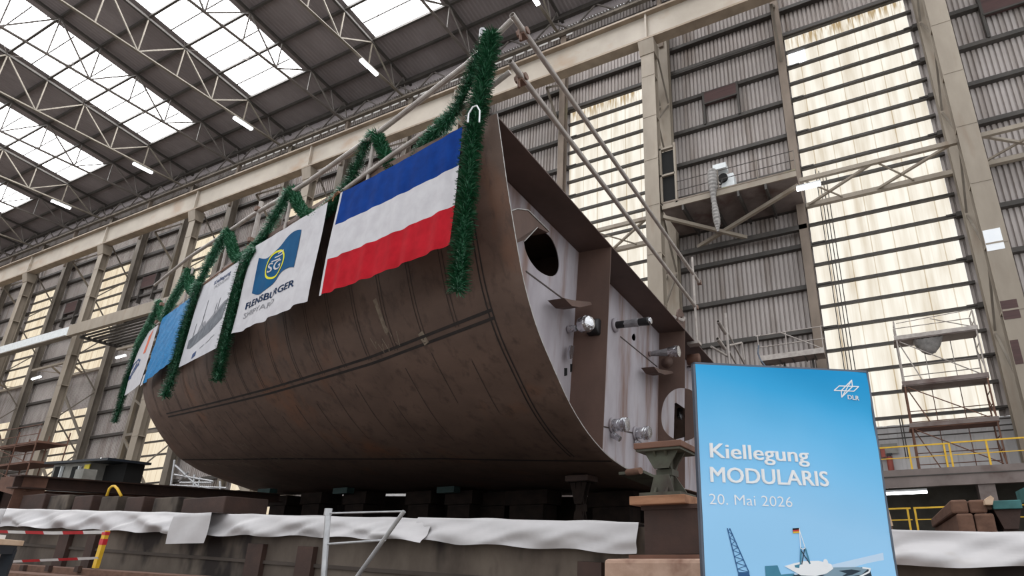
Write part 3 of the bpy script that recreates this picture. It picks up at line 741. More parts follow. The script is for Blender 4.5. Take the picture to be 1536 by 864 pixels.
# transverse rails over the cut end
rt = thing('cut_end_railing', 'pair of long grey scaffold tubes crossing above the open cut end of the hull', 'railing', onX((1047, 515), T1[0]))
X0 = T1[0]+.02
for p, q in (((768, 22), (1049, 424)), ((765, 92), (1044, 461))):
    a, b = onX(p, X0), onX(q, X0)
    MB().hollow(a, b, .050, .009, 16).build('tube', M['pipe'], rt)
    d = (b-a)/np.linalg.norm(b-a)
    for off, sz in ((.38, .06),):
        c = a+d*off
        k = MB(); k.box(c-np.array([.10, .07, .08]), c+np.array([.03, .07, .07])); k.tube([c+np.array([-.05, -.06, -.02]), c+np.array([-.03, -.06, -.22])], .025, 8); k.tube([c+np.array([-.14, 0, .02]), c+np.array([.07, 0, .03])], .062, 12)
        k.build('coupler', M['clamp'], rt)
b0, b1 = onX((1051, 404), X0), onX((1046, 517), X0); b0[1] = b1[1]
MB().tube([b1, b0], .034, 10).build('end_post', M['pipe'], rt)
MB().box(b1-np.array([.25, .2, .02]), b1+np.array([.1, .1, .06])).build('base_plate', M['pipe'], rt)
for q in ((1049, 424), (1044, 461)):
    c = onX(q, X0); MB().box(c-.06, c+.06).build('coupler', M['clamp'], rt)
# far side railing posts
fr = thing('far_side_railing', 'slim pale scaffold posts with braces standing behind the hull, left of the small platform', 'railing', onX((1092, 545), -4.0))
a, b = onX((1088, 470), -3.2), onX((1095, 560), -3.2); b[1] = a[1]; b[2] -= .7
MB().tube([b, a], .035, 8).build('post', M['pipe'], fr)
for p, q in (((1077, 482), (1088, 500)), ((1076, 508), (1087, 523))):
    MB().hollow(onX(p, -3.1), onX(q, -3.1), .045, .012, 12).build('tube_stub', M['pipe'], fr)
for p, q in (((1092, 500), (1124, 560)), ((1094, 528), (1112, 560)), ((1067, 520), (1094, 536)), ((1094, 518), (1112, 514)), ((1113, 514), (1116, 540))):
    MB().tube([onX(p, -3.25), onX(q, -3.25)], .028, 8).build('brace', M['pipe'], fr)
# ================================================================== FLAGS
def flag_surf(tl, tr, bl_y, br_y, wav=.05, nw=7, off=-.1, seed=0, sag=0, ends=(0, 0)):
    TLp, TRp = on_edge(tl, off), on_edge(tr, off)
    def drop(T, px, yb):
        # height so that a vertical drop from T ends at picture height yb
        lo_, hi_ = 0, 4
        for _ in range(50):
            m = (lo_+hi_)/2; v = RM.T@(T-np.array([0, 0, m])-EYE); y = CY+F*v[1]/v[2]
            if y < yb: lo_ = m
            else: hi_ = m
        return lo_
    hl, hr = drop(TLp, tl[0], bl_y), drop(TRp, tr[0], br_y)
    dx = TRp-TLp; nrm = np.array([dx[1], -dx[0], 0]); nrm = nrm/np.linalg.norm(nrm)
    if nrm[1] > 0: nrm = -nrm
    r = random.Random(seed); ph = [r.uniform(0, 6.28) for _ in range(4)]
    def f(u, v, out=0.0):      # u 0..1 left->right, v 0..1 top->bottom
        h = hl*(1-u)+hr*u
        w = wav*(.35+.65*v)*(math.sin(u*nw*6.28+ph[0]+v*1.2)*.6+math.sin(u*nw*1.7*6.28+ph[1])*.4)*(.5+.5*v)
        w += wav*.4*math.sin(v*5+ph[2]+u*3)
        p = TLp*(1-u)+TRp*u-np.array([0, 0, 1])*(h*v+sag*math.sin(math.pi*u)*(1-.3*v))
        p = p+(TRp-TLp)*((ends[0]*(1-u)+ends[1]*u)*v*v)
        return p+nrm*(w+out+.05*v)
    return f, nrm
def patch(f, u0, u1, v0, v1, nu, nv, out=0.0):
    return [[f(u0+(u1-u0)*i/nu, v0+(v1-v0)*j/nv, out) for i in range(nu+1)] for j in range(nv+1)]
def text_mesh(txt, bold=0.0):
    cu = bpy.data.curves.new('lettering', 'FONT'); cu.body = txt; cu.size = 1; cu.offset = bold; cu.resolution_u = 3
    ob = bpy.data.objects.new('lettering', cu); COL.objects.link(ob); bpy.context.view_layer.update()
    me = bpy.data.meshes.new_from_object(ob.evaluated_get(bpy.context.evaluated_depsgraph_get()))
    bpy.data.objects.remove(ob)
    v = np.array([x.co[:] for x in me.vertices]); fc = [tuple(p.vertices) for p in me.polygons]; bpy.data.meshes.remove(me)
    return v, fc
def put_text(fmap, txt, x0, y0, h, bold=0.0, width=None, mb=None, slant=0):
    """text laid with baseline-left at (x0,y0) (y down) in the caller's units; bold = stroke gain in em"""
    v, fc = text_mesh(txt, min(bold, 0.0)); sx = h/.72; sc = sx
    wd = v[:, 0].max()-v[:, 0].min()
    scx = width/wd if width else sx
    mb = mb or MB()
    if bold > 0: scx *= wd/(wd+2*bold)
    for k in ((-1, 0, 1) if bold > 0 else (0,)):
        for q in ((-.35, .35) if bold > 0 else (0,)):
            mb.add([fmap(x0+(p[0]-v[:, 0].min()+bold*(k+1))*scx, y0-p[1]*sx-q*bold*sx, .0004*((k+1)*2+(q > 0))) for p in v], fc)
    return mb
def flag(name, label, f, nu=40, nv=24, mats='bannerw', cat='flag'):
    c = f(.5, 1); t = thing(name, label, cat, c, None); return t
# 1 : blue white red
f, _ = flag_surf((510, 289), (695, 190), 444, 369, .026, 5.5, -.12, 1, .03)
t = flag('striped_flag', 'blue, white and red striped flag hanging from the top of the hull', f)
for k, (nm, v0, v1) in enumerate((('fblue', 0, .345), ('fwhite', .345, .68), ('fred', .68, 1))):
    P = patch(f, .022, 1, v0, v1, 64, 12); o = MB().grid(P).build('stripe', M[nm], t, smooth=True); o['label'] = ('blue stripe', 'white stripe', 'red stripe')[k]
MB().grid(patch(f, 0, .022, 0, 1.01, 2, 30)).build('hoist_hem', M['fwhite'], t, smooth=True)
MB().tube([f(0, 0), f(-.03, -.03), f(-.06, -.02), f(-.07, .05)], .012, 6).build('rope_loop', M['plank'], t)
# 2 : shipyard flag
f2, _ = flag_surf((379.5, 372), (491.5, 303), 503, 453, .035, 3.5, -.13, 2, .02)
t = flag('shipyard_flag', 'white flag with a petrol blue emblem, yellow oval and lettering beneath it', f2)
MB().grid(patch(f2, 0, 1, 0, 1, 50, 36)).build('cloth', M['fwhite'], t, smooth=True)
def wavy(u): return .035*math.sin(u*6.28)
em = MB(); P = []
for j in range(13):
    row = []
    for i in range(21):
        a, b = i/20, j/12; u = .17+.56*a; v = .19+.40*b+.06*math.sin((a-.05)*6.28)*(1)-.05*(a-.5); row.append(f2(u, v, .008))
    P.append(row)
em.grid(P).build('emblem_field', M['navy'], t, smooth=True)
def ring(fm, cx, cy, rx, ry, wd, out, n=40):
    P = [[fm(cx+(rx-d)*math.cos(q), cy+(ry-d*ry/rx)*math.sin(q), out) for q in np.linspace(0, 2*math.pi, n+1)] for d in (0, wd)]
    return MB().grid(P)
ring(f2, .45, .39, .125, .155, .018, .014).build('emblem_oval', M['yellowp'], t)
put_text(lambda x, y, o=0: f2(x, y, .014+o), 'SG', .365, .455, .105, .015, .16).build('emblem_letters', M['fwhite'], t)
mb = MB()
for k, (u0, u1) in enumerate(((.40, .50), (.43, .53), (.46, .54))):
    v = .335-.035*k; mb.grid([[f2(u0+(u1-u0)*i/4, v+d, .014) for i in range(5)] for d in (0, .014)])
mb.build('emblem_bars', M['fwhite'], t)
put_text(lambda x, y, o=0: f2(x, y, .008+o), 'FLENSBURGER', .12, .76, .075, .02, .66).build('lettering', M['inkdark'], t)
put_text(lambda x, y, o=0: f2(x, y, .008+o), 'SHIPYARD', .12, .86, .062, -.004, .46).build('lettering', M['inkgrey'], t)
# 3 : white banner with a printed grey vessel
f3, _ = flag_surf((302, 431), (359.5, 390.5), 552, 523, .008, 1, -.1, 3)
t = flag('printed_banner', 'smooth white banner printed with a grey ship drawing, between two garland strands', f3, cat='banner')
MB().grid(patch(f3, 0, 1, 0, 1, 24, 24)).build('vinyl_sheet', M['bannerw'], t, smooth=True)
put_text(lambda x, y, o=0: f3(x, y, .006+o), 'Kiellegung', .42, .105, .05, .01, .42).build('lettering', M['inkblue'], t)
put_text(lambda x, y, o=0: f3(x, y, .006+o), 'MODULARIS', .46, .165, .04, .0, .38).build('lettering', M['inkgrey'], t)
def fpoly(fm, pts, out, m, name, par): return MB().poly([fm(u, v, out) for u, v in pts]).build(name, m, par)
fpoly(f3, [(.10, .80), (.09, .70), (.30, .66), (.62, .58), (.97, .44), (.94, .66), (.70, .74), (.35, .80), (.2, .82)], .005, M['greyship'], 'printed_hull', t)
fpoly(f3, [(.30, .67), (.34, .58), (.46, .55), (.50, .60), (.72, .50), (.90, .44), (.97, .44), (.62, .59)], .006, M['inkgrey'], 'printed_superstructure', t)
for (u, v0, v1) in ((.18, .72, .52), (.36, .60, .28), (.66, .53, .40), (.72, .52, .36)):
    fpoly(f3, [(u, v0), (u+.02, v0), (u+.025, v1), (u+.015, v1)], .006, M['greyship'], 'printed_mast', t)
fpoly(f3, [(.36, .56), (.375, .56), (.52, .66), (.50, .665)], .007, M['greyship'], 'printed_mast', t)
for (u, v) in ((.35, .92), (.52, .885), (.66, .86), (.75, .83)):
    fpoly(f3, [(u, v), (u+.09, v-.02), (u+.09, v+.035), (u, v+.055)] if u < .4 else [(u, v), (u+.1, v-.02), (u+.1, v-.012), (u, v+.01)], .006, M['inkblue'] if u < .4 else M['inkgrey'], 'printed_logo', t)
# 4 : light blue tarp
f4, _ = flag_surf((244, 477), (287.5, 444.5), 577, 540, .02, 3, -.08, 4)
t = flag('blue_tarp_flag', 'crinkled light blue woven tarp hanging between two garland strands', f4, cat='flag')
P = [[f4(i/26, j/26, random.uniform(-.005, .005)+.012*math.sin(i*.9+j*.35)*math.sin(j*.8)) for i in range(27)] for j in range(27)]
MB().grid(P).build('cloth', M['tarpblue'], t, smooth=True)
MB().grid(patch(f4, -.05, .04, .86, 1.02, 2, 3, .01)).build('hem', M['fwhite'], t)
# 5 : small white banner with a blue scribble logo and an orange streak
f5, _ = flag_surf((205, 511), (238, 487), 601, 577, .012, 1.5, -.06, 5)
t = flag('white_logo_flag', 'leftmost white flag with a blue scribbled logo and an orange-red streak', f5)
MB().grid(patch(f5, 0, 1, 0, 1, 14, 20)).build('cloth', M['fwhite'], t, smooth=True)
fpoly(f5, [(.66, .40), (.76, .40), (.84, .02), (.70, .12), (.70, .22)], .006, M['orange'], 'printed_streak', t)
mb = MB()
for pts in ([(.22, .62), (.30, .50), (.52, .45), (.60, .50)], [(.30, .72), (.22, .60), (.35, .52)], [(.35, .66), (.50, .50), (.48, .62), (.62, .48)], [(.20, .70), (.40, .68), (.55, .58), (.60, .50)], [(.40, .60), (.62, .56)], [(.12, .74), (.4, .72)]):
    for a, b in zip(pts, pts[1:]):
        d = np.array([b[0]-a[0], b[1]-a[1]]); n_ = np.array([-d[1], d[0]])/np.linalg.norm(d)*.018
        mb.poly([f5(a[0]+n_[0], a[1]+n_[1], .006), f5(b[0]+n_[0], b[1]+n_[1], .006), f5(b[0]-n_[0], b[1]-n_[1], .006), f5(a[0]-n_[0], a[1]-n_[1], .006)])
mb.build('printed_scribble', M['inkblue'], t)
# rope holding the flags
MB().tube([on_edge(p, -.09) for p in ((510, 288), (491, 303), (470, 318), (440, 337))], .014, 6).build('flag_rope', M['plank'], rail)
MB().tube([on_edge(p, -.09) for p in ((379, 372), (372, 367), (359, 388), (330, 408), (302, 429))], .012, 6).build('flag_rope', M['plank'], rail)
# ================================================================== GARLANDS
def garland(label, px, off=-.2, rad=.105, dens=1500):
    ctrl = [on_edge(p, off if not isinstance(off, (list, tuple)) else off[i]) for i, p in enumerate(px)]
    pts = []
    for i in range(len(ctrl)-1):
        p0 = ctrl[max(i-1, 0)]; p1 = ctrl[i]; p2 = ctrl[i+1]; p3 = ctrl[min(i+2, len(ctrl)-1)]
        for k in range(6):
            q = k/6; pts.append(.5*((2*p1)+(-p0+p2)*q+(2*p0-5*p1+4*p2-p3)*q*q+(-p0+3*p1-3*p2+p3)*q**3))
    pts.append(ctrl[-1])
    rad *= 1.28
    t = thing('tinsel_garland', label, 'garland', pts[-1], 'green tinsel garlands on the hull railing')
    MB().tube(pts, rad*.38, 8).build('core', M['tinsel'], t)
    A = np.array(pts); seg = np.linalg.norm(np.diff(A, axis=0), axis=1); cum = np.r_[0, np.cumsum(seg)]; Ltot = cum[-1]
    n_ = int(Ltot*dens); mb = MB()
    for i in range(n_):
        d = random.random()*Ltot; j = min(np.searchsorted(cum, d)-1, len(seg)-1); j = max(j, 0); fr_ = (d-cum[j])/(seg[j]+1e-9)
        c = A[j]*(1-fr_)+A[j+1]*fr_; T = (A[j+1]-A[j])/(seg[j]+1e-9)
        v = rng.normal(size=3); v -= T*(v@T); v /= np.linalg.norm(v); v = v+T*random.uniform(-.5, .5)+np.array([0, 0, -.18]); v /= np.linalg.norm(v)
        ln = rad*random.uniform(.75, 1.2); sd = np.cross(v, T); sd /= (np.linalg.norm(sd)+1e-9); sd = sd*.0075+T*random.uniform(-.004, .004)
        m_ = 1 if random.random() < .28 else 0
        mb.add([c+v*rad*.3-sd, c+v*rad*.3+sd, c+v*ln+sd*.5, c+v*ln-sd*.5], [(0, 1, 2, 3)], m_)
    o = mb.build('tinsel', [M['tinsel'], M['tinsell']], t); o['kind'] = 'stuff'
    return t
garland('thick green garland hanging straight down the bare plate right of the striped flag', [(739, 50), (733, 80), (726, 115), (718, 160), (709, 200), (704, 250), (698, 320), (692, 380), (686, 436)], -.3, .125)
garland('green garland swag falling left from the tallest post behind the striped flag', [(738, 50), (716, 88), (700, 130), (678, 172), (656, 196), (634, 222), (614, 256), (592, 256), (577, 230), (565, 202)], [-.2, -.2, -.15, -.1, 0, .1, .14, .12, .05, 0], .105)
garland('green garland swag left of the striped flag, dropping from the second peak', [(562, 200), (550, 215), (537, 243), (524, 272), (508, 296), (480, 322), (458, 320), (446, 303), (438, 285)], -.0, .10)
garland('green garland swag above the left corner of the logo flag', [(436, 285), (422, 308), (404, 340), (388, 366), (370, 384), (356, 388), (348, 370), (343, 347)], -.04, .10)
garland('green garland strand hanging between the logo flag and the printed banner', [(380, 372), (368, 396), (357, 430), (349, 465), (340, 505), (331, 545), (326, 570)], -.2, .11)
garland('green garland swag above the printed banner', [(342, 347), (326, 372), (312, 397), (298, 426), (288, 436), (284, 420), (285, 405)], -.04, .10)
garland('green garland strand hanging between the light blue tarp and the printed banner', [(300, 424), (290, 452), (280, 482), (270, 520), (258, 565), (247, 594)], -.18, .115)
garland('green garland swag above the light blue tarp', [(284, 405), (270, 432), (254, 460), (245, 478), (241, 455)], -.04, .10)
garland('green garland strand at the far left end of the hull beside the white logo flag', [(239, 450), (226, 484), (207, 520), (193, 560), (182, 600), (172, 633)], -.1, .105)
# ================================================================== SLIPWAY
def ztop(x): return 1.16-.0455*x
YF = 5.5
XS0, XS1 = -60, 9
P = lambda x, y, z: (x, y, z)
def slopebox(x0, x1, y0, y1, zlo, dz, mb=None, floor0=None):
    """box whose top follows the slip slope; zlo None -> ground"""
    mb = mb or MB(); a0 = ztop(x0)+dz; a1 = ztop(x1)+dz; b0 = 0 if zlo is None else ztop(x0)+zlo; b1 = 0 if zlo is None else ztop(x1)+zlo
    return mb.hexa([(x0,y0,b0),(x1,y0,b1),(x1,y1,b1),(x0,y1,b0),(x0,y0,a0),(x1,y0,a1),(x1,y1,a1),(x0,y1,a0)])
o = struct(slopebox(XS0, XS1, YF, YF+.5, None, -.02).build('wall_slipway', M['concrete']))
struct(slopebox(XS0, XS1, YF+.5, 25, None, -.08).build('floor_slipway', M['concdark']))
# dark steel posts and ledge let into the slipway wall
k = 0
for px in (118, 128, 370, 388, 440, 460, 882, 895):
    pass
for i, (px, wd, nm) in enumerate(((92, .30, 'under the red and white tape'), (134, .22, 'just left of the yellow barrier post'), (384, .30, 'further left of the thin aluminium frame'), (460, .28, 'next to the thin aluminium frame'), (886, .26, 'left of the steel pedestal'))):
    c = onY((px, 830), YF-.04)
    slopebox(c[0]-wd/2, c[0]+wd/2, YF-.07, YF, None, -.36).build('wall_stanchion', M['darkrust']); o = bpy.context.scene.objects[-1] if False else COL.objects[-1]
    tag(o, 'dark rusty steel stanchion on the slipway wall '+nm, 'post', 'stanchions on the slipway wall')
lg = slopebox(XS0, -3.2, YF-.03, YF, -.60, -.56).build('trim_80', M['concdark']); struct(lg)
# ---- white sheets over the slipway wall
def sheet(label, px0, px1, bottoms, seed, amp=.05, name='white_sheet', m='tarpw', lift=0.0, ytop=.0, group='white sheets over the slipway wall'):
    x0 = onY((px0, 775 if px0 < 960 else 790), YF)[0]; x1 = onY((px1, 780 if px1 < 1100 else 793), YF)[0]
    bx = [onY(b, YF-.05) for b in bottoms]; bxx = [b[0] for b in bx]; bz = [b[2] for b in bx]
    r = random.Random(seed); ph = [r.uniform(0, 6.28) for _ in range(8)]
    nx = max(30, int((x1-x0)*14)); nv = 16; G = []
    for j in range(nv+1):
        row = []
        for i in range(nx+1):
            x = x0+(x1-x0)*i/nx; zt = ztop(x)+.01+lift; zb_ = float(np.interp(x, bxx, bz)); v = j/nv
            if v < .18: y = YF+.32-(.36)*(v/.18); z = zt+.012*math.sin(x*5+ph[0])
            else:
                q = (v-.18)/.82; z = zt+(zb_-zt)*q
                y = YF-.045-.03*q
                env = math.sin(min(q*1.15, 1)*math.pi*.5)
                y -= max(-.02, amp*env*(1+.6*math.sin(x*2.3+q*3.0+ph[1])+.45*math.sin(x*4.9-q*5+ph[2])+.28*math.sin(x*9.1+q*8+ph[3])+.9*max(0, math.sin(x*1.4-q*2.4+ph[4]))**6+.22*math.sin(x*17+q*13+ph[6])*math.sin(x*3+ph[7])))
                z += .012*math.sin(x*7+ph[5])*q
            row.append((x, y-lift*.6, z))
        G.append(row)
    o = MB().grid(G).build(name, M[m], None, smooth=True); tag(o, label, 'sheet', group); return o
sheet('white plastic sheet draped over the slipway wall at the left picture edge', -40, 305, [(-40, 789), (60, 791), (150, 795), (240, 799), (305, 804)], 3, .075)
sheet('greyish white plastic sheet along the slipway wall left of the thin aluminium frame', 296, 655, [(296, 803), (400, 804), (480, 805), (560, 808), (630, 811), (655, 814)], 5, .065)
sheet('smooth white sheet on the slipway wall ending at the steel pedestal', 632, 961, [(632, 810), (700, 816), (800, 821), (880, 826), (961, 831)], 9, .05, lift=.012)
sheet('bright white plastic sheet right of the blue poster', 1290, 1580, [(1290, 849), (1400, 848), (1480, 850), (1580, 852)], 12, .085)
fl = []
x0, x1 = onY((250, 790), YF-.3)[0]+.06, onY((306, 790), YF-.3)[0]+.06
za, zb_ = onY((260, 775), YF-.16)[2], onY((260, 816), YF-.16)[2]
G = [[(x0+(x1-x0)*i/10, YF+.25, ztop(x0+(x1-x0)*i/10)+.03) for i in range(11)]]+[[(x0+(x1-x0)*i/10-.05*(j/8), YF-.27-.015*math.sin(i*.9+j*.4), za+.02-(za-zb_+.02)*j/8) for i in range(11)] for j in range(9)]
tag(MB().grid(G).build('sheet_flap', M['tarpw'], None, smooth=True), 'small square white sheet hanging lower than the rest at left', 'sheet')
# red marks on the sheet
for i, (px, nm) in enumerate((((806, 786), 'left'), ((862, 788), 'middle'), ((917, 787), 'right'))):
    pass
# ---- long timbers / rails at the foot of the wall on the left

def tb(px, y, w_, h_, nm, lab, m='timber'):
    a, b = onY(px[0], y), onY(px[1], y)
    o = MB().bar(a-np.array([0, 0, h_/2]), b-np.array([0, 0, h_/2]), w_, h_).build(nm, M[m], None); tag(o, lab, 'timber', 'long timbers lying at the foot of the slipway wall'); return o
tb(((-60, 841), (330, 866)), 5.0, .2, .09, 'long_timber', 'long brown notched timber lying below the yellow barrier post')
tb(((-60, 852), (330, 880)), 4.55, .26, .16, 'long_timber', 'nearer long brown timber along the bottom left picture edge')
_a, _b = onY((-60, 852), 4.55), onY((330, 880), 4.55)
def _lz(x): return _a[2]+(_b[2]-_a[2])*(x-_a[0])/(_b[0]-_a[0])-.165
struct(MB().hexa([(-16, 4.3, 0), (-4.2, 4.3, 0), (-4.2, YF, 0), (-16, YF, 0), (-16, 4.3, _lz(-16)), (-4.2, 4.3, _lz(-4.2)), (-4.2, YF, _lz(-4.2)), (-16, YF, _lz(-16))]).build('trim_81', M['concdark']))
for px in (36, 74, 118): 
    c = onY((px, 850+px*.02), 4.88); o = MB().box(c-np.array([.05, .03, .05]), c+np.array([.05, .02, .03])).build('timber_notch', M['darkrust'], [q for q in COL.objects if q.name == 'long_timber'][0])
# ---- barrier with red and white tape
bp = onY((143, 852), 5.0); bt = onY((160, 796), 5.0)
t = thing('barrier_post', 'orange-yellow barrier post with red and white tape tied to it', 'barrier post', bp)
MB().bar(bp, bt, .085, .05, (0, 1, 0)).build('post', M['yellow'], t)
for q0, q1 in ((.62, .78), (.88, .97)): MB().bar(bp+(bt-bp)*q0, bp+(bt-bp)*q1, .092, .058, (0, 1, 0)).build('wound_tape', M['red'], t)
def tape(pts, y, label, h=.045):
    A_ = [onY(p, y) for p in pts]; L = 0
    t = thing('barrier_tape', label, 'barrier tape', A_[-1], 'red and white barrier tape')
    P_ = []; tot = sum(np.linalg.norm(b-a) for a, b in zip(A_, A_[1:])); 
    n_ = 13; ts = np.linspace(0, 1, n_*4+1)
    cum = np.r_[0, np.cumsum([np.linalg.norm(b-a) for a, b in zip(A_, A_[1:])])]/tot
    Q = [np.array([np.interp(q, cum, [a[k] for a in A_]) for k in range(3)]) for q in ts]
    mb = MB()
    for i in range(len(Q)-1):
        a, b = Q[i], Q[i+1]; up = np.array([0, -.012, h/2])
        mb.add([a-up, b-up, b+up, a+up, a-up+SY*.004, b-up+SY*.004, b+up+SY*.004, a+up+SY*.004], [(0,1,2,3), (7,6,5,4), (0,4,5,1), (3,2,6,7)], (i//4) % 2)
    mb.build('striped_tape', [M['tapew'], M['red']], t)
tape([(-160, 796), (0, 797.5), (80, 799.5), (157, 798)], 4.97, 'upper red and white barrier tape running to the yellow post')
tape([(-160, 846), (0, 843), (60, 840.5), (147, 837)], 4.97, 'lower red and white barrier tape running to the yellow post', .035)
# ---- thin aluminium frame in front of the sheets
t = thing('aluminium_frame', 'thin aluminium tube frame with a sloping brace in front of the sheets', 'frame', onY((485, 864), 4.5))
Yb = 4.6
pa, pb = onY((492, 770), Yb), onY((485, 864), Yb); pb = pb+(pb-pa)*1.55; pb[2] = max(pb[2], 0)
MB().tube([pb, pa], .03, 10).build('post', M['alu'], t)
qa, qb = onY((606, 767), Yb), onY((540, 864), Yb); qb = qb+(qb-qa)*1.5; qb[2] = 0
MB().tube([qb, qa], .022, 10).build('brace', M['alu'], t)
MB().tube([onY((492, 770), Yb), onY((606, 767), Yb)], .010, 8).build('top_rail', M['alu'], t)
MB().tube([onY((492, 816), Yb), onY((578, 810), Yb)], .012, 8).build('mid_rail', M['alu'], t)
MB().tube([pa+np.array([0, 0, -.02]), pa+np.array([0, 0, .05])], .04, 10).build('post_cap', M['alu'], t)
# ---- tall table in the left corner
zt_ = 1.10
a, b = onZ((37, 811), zt_), onZ((-30, 806), zt_); d = (b-a)/np.linalg.norm(b-a); nrm = np.array([-d[1], d[0], 0]); nrm = nrm if nrm[1] < 0 else -nrm
t = thing('bar_table', 'tall wooden-topped table with dark steel legs in the bottom left corner', 'table', (a[0], a[1], 0))
A0 = a; A1 = a+d*1.3; B0 = a+nrm*.55; B1 = A1+nrm*.55; dz = np.array([0, 0, -.032])
MB().hexa([A0+dz, A1+dz, B1+dz, B0+dz, A0, A1, B1, B0]).build('table_top', M['woodlight'], t, bevel=.003)
f0 = a+d*.05+nrm*.04+dz; f1 = a+d*1.25+nrm*.04+dz
MB().bar(f0+np.array([0, 0, -.025]), f1+np.array([0, 0, -.025]), .05, .05).build('apron', M['navyst'], t)
for q, wn in ((f0, .04), (f1, .04), (f0+nrm*.46, 0), (f1+nrm*.46, 0)):
    bot = q.copy(); bot[2] = 0; s_ = d*(.18 if q is f0 or wn == 0 else -.05)
    MB().bar(bot+s_, q+np.array([0, 0, -.02])+d*.02, .055, .055, tuple(nrm)).build('leg', M['navyst'], t)
pc = a+d*.28+nrm*.08
e1 = pc+d*.32; up_ = onZ((25, 747), zt_)
ht = .27
ac = MB(); lean = -d*.07
ac.hexa([pc, e1, e1+nrm*.004, pc+nrm*.004, pc+lean+np.array([0, 0, ht]), e1+lean+np.array([0, 0, ht]), e1+lean+nrm*.004+np.array([0, 0, ht]), pc+lean+nrm*.004+np.array([0, 0, ht])])
o = ac.build('acrylic_screen', M['acrylic']); tag(o, 'clear acrylic screen standing on the table in the bottom left corner', 'screen')
q = a+d*.20+nrm*.05; o = MB().hexa([q, q+d*.2, q+d*.2+nrm*.14, q+nrm*.14]+[v+np.array([0, 0, .028]) for v in (q, q+d*.2, q+d*.2+nrm*.14, q+nrm*.14)]).build('paper_stack', M['paper']); tag(o, 'small white paper stack on the table in the bottom left corner', 'paper')
# ---- steel beams lying on the slip at left
def ibeam_thing(nm, lab, p0, d0, p1, d1, w_, h_, m='darkrust'):
    a_, b_ = depth(p0, d0), depth(p1, d1); dn = np.array([0, 0, h_/2])
    o = MB().ibeam(a_-dn, b_-dn, w_, h_, .03, .02).build(nm, M[m]); tag(o, lab, 'steel beam', 'steel beams lying on the slipway'); return o
ibeam_thing('steel_beam', 'upper long dark steel beam sloping across the left of the slipway below the grey hut', (24, 712), 12.0, (420, 741), 19, .3, .27)
ibeam_thing('steel_beam', 'lower dark steel beam lying under the long beam at left', (30, 735), 12.1, (300, 748), 17, .26, .14, 'rust')
a_, b_ = depth((10, 712), 11.9), depth((10, 712), 11.9)
slp = lambda p, y: onY(p, y)
c = depth((12, 736), 12); o = MB().box((c[0]-.55, max(c[1]-.2, YF+.52), ztop(c[0])-.05), (c[0]+.17, max(c[1]-.2, YF+.52)+.5, c[2]+.30)).build('steel_box_end', M['rust']); tag(o, 'rusty box-shaped steel end at the left picture edge above the white sheet', 'steel block')
# ---- keel blocks in a row behind the sheet at left
kb = [((28, 62), 'first brown keel block from the left picture edge'), ((70, 98), 'second keel block from left, pale with a rust spot'), ((107, 134), 'third keel block from left'), ((148, 173), 'keel block below the yellow bent tube'), ((186, 212), 'keel block right of the yellow bent tube'), ((228, 264), 'long keel block, second before the hull corner'), ((272, 335), 'widest keel block just left of the hull bottom')]
for i, ((p0, p1), nm) in enumerate(kb):
    a_, b_ = onY((p0, 763), 6.15), onY((p1, 763), 6.15); h_ = onY((p0, 743+p0*.02), 6.15)[2]
    z0 = ztop(a_[0])-.1
    o = MB().box((a_[0], 6.15, z0), (b_[0], 6.9, h_)).build('keel_block', M['concrete' if i % 2 else 'darkrust'], bevel=.015); tag(o, nm, 'keel block', 'keel blocks along the slipway edge')
pts = [onY(p, 6.1) for p in ((160, 744), (164, 733), (168, 729.5), (172, 729), (176, 733), (182, 744))]
o = MB().tube(pts, .022, 8).build('yellow_bent_tube', M['yellow'], None, smooth=True); tag(o, 'yellow bent tube sticking up behind the white sheet at left', 'tube')
# ---- keel supports under the hull
def crib(px, y, wx, wy, ztp, nm, lab, m='shadedark', n_=3):
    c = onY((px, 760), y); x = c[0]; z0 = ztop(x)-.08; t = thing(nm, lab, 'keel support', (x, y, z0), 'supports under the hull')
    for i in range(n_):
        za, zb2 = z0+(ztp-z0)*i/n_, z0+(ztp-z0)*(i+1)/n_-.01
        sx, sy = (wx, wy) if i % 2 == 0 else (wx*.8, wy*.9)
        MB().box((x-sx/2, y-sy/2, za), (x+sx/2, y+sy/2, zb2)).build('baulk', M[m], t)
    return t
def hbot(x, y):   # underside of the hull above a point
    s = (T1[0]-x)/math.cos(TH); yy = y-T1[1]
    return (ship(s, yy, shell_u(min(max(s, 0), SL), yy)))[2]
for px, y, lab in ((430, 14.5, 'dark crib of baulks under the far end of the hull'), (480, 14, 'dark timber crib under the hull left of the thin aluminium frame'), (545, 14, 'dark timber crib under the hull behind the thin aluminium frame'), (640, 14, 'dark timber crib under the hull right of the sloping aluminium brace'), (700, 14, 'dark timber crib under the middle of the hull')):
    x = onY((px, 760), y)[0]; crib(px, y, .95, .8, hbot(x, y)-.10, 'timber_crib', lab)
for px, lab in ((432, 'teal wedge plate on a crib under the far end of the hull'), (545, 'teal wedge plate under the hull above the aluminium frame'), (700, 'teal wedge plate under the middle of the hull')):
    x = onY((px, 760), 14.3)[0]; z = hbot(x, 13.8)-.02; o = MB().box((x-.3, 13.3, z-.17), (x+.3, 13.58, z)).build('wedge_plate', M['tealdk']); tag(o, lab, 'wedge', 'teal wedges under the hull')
o = slopebox(-19, -4.6, 15.2, 16.4, -.06, 1.0).build('centre_keel_beam', M['shadedark']); tag(o, 'long dark keel beam in the shade under the hull', 'beam')
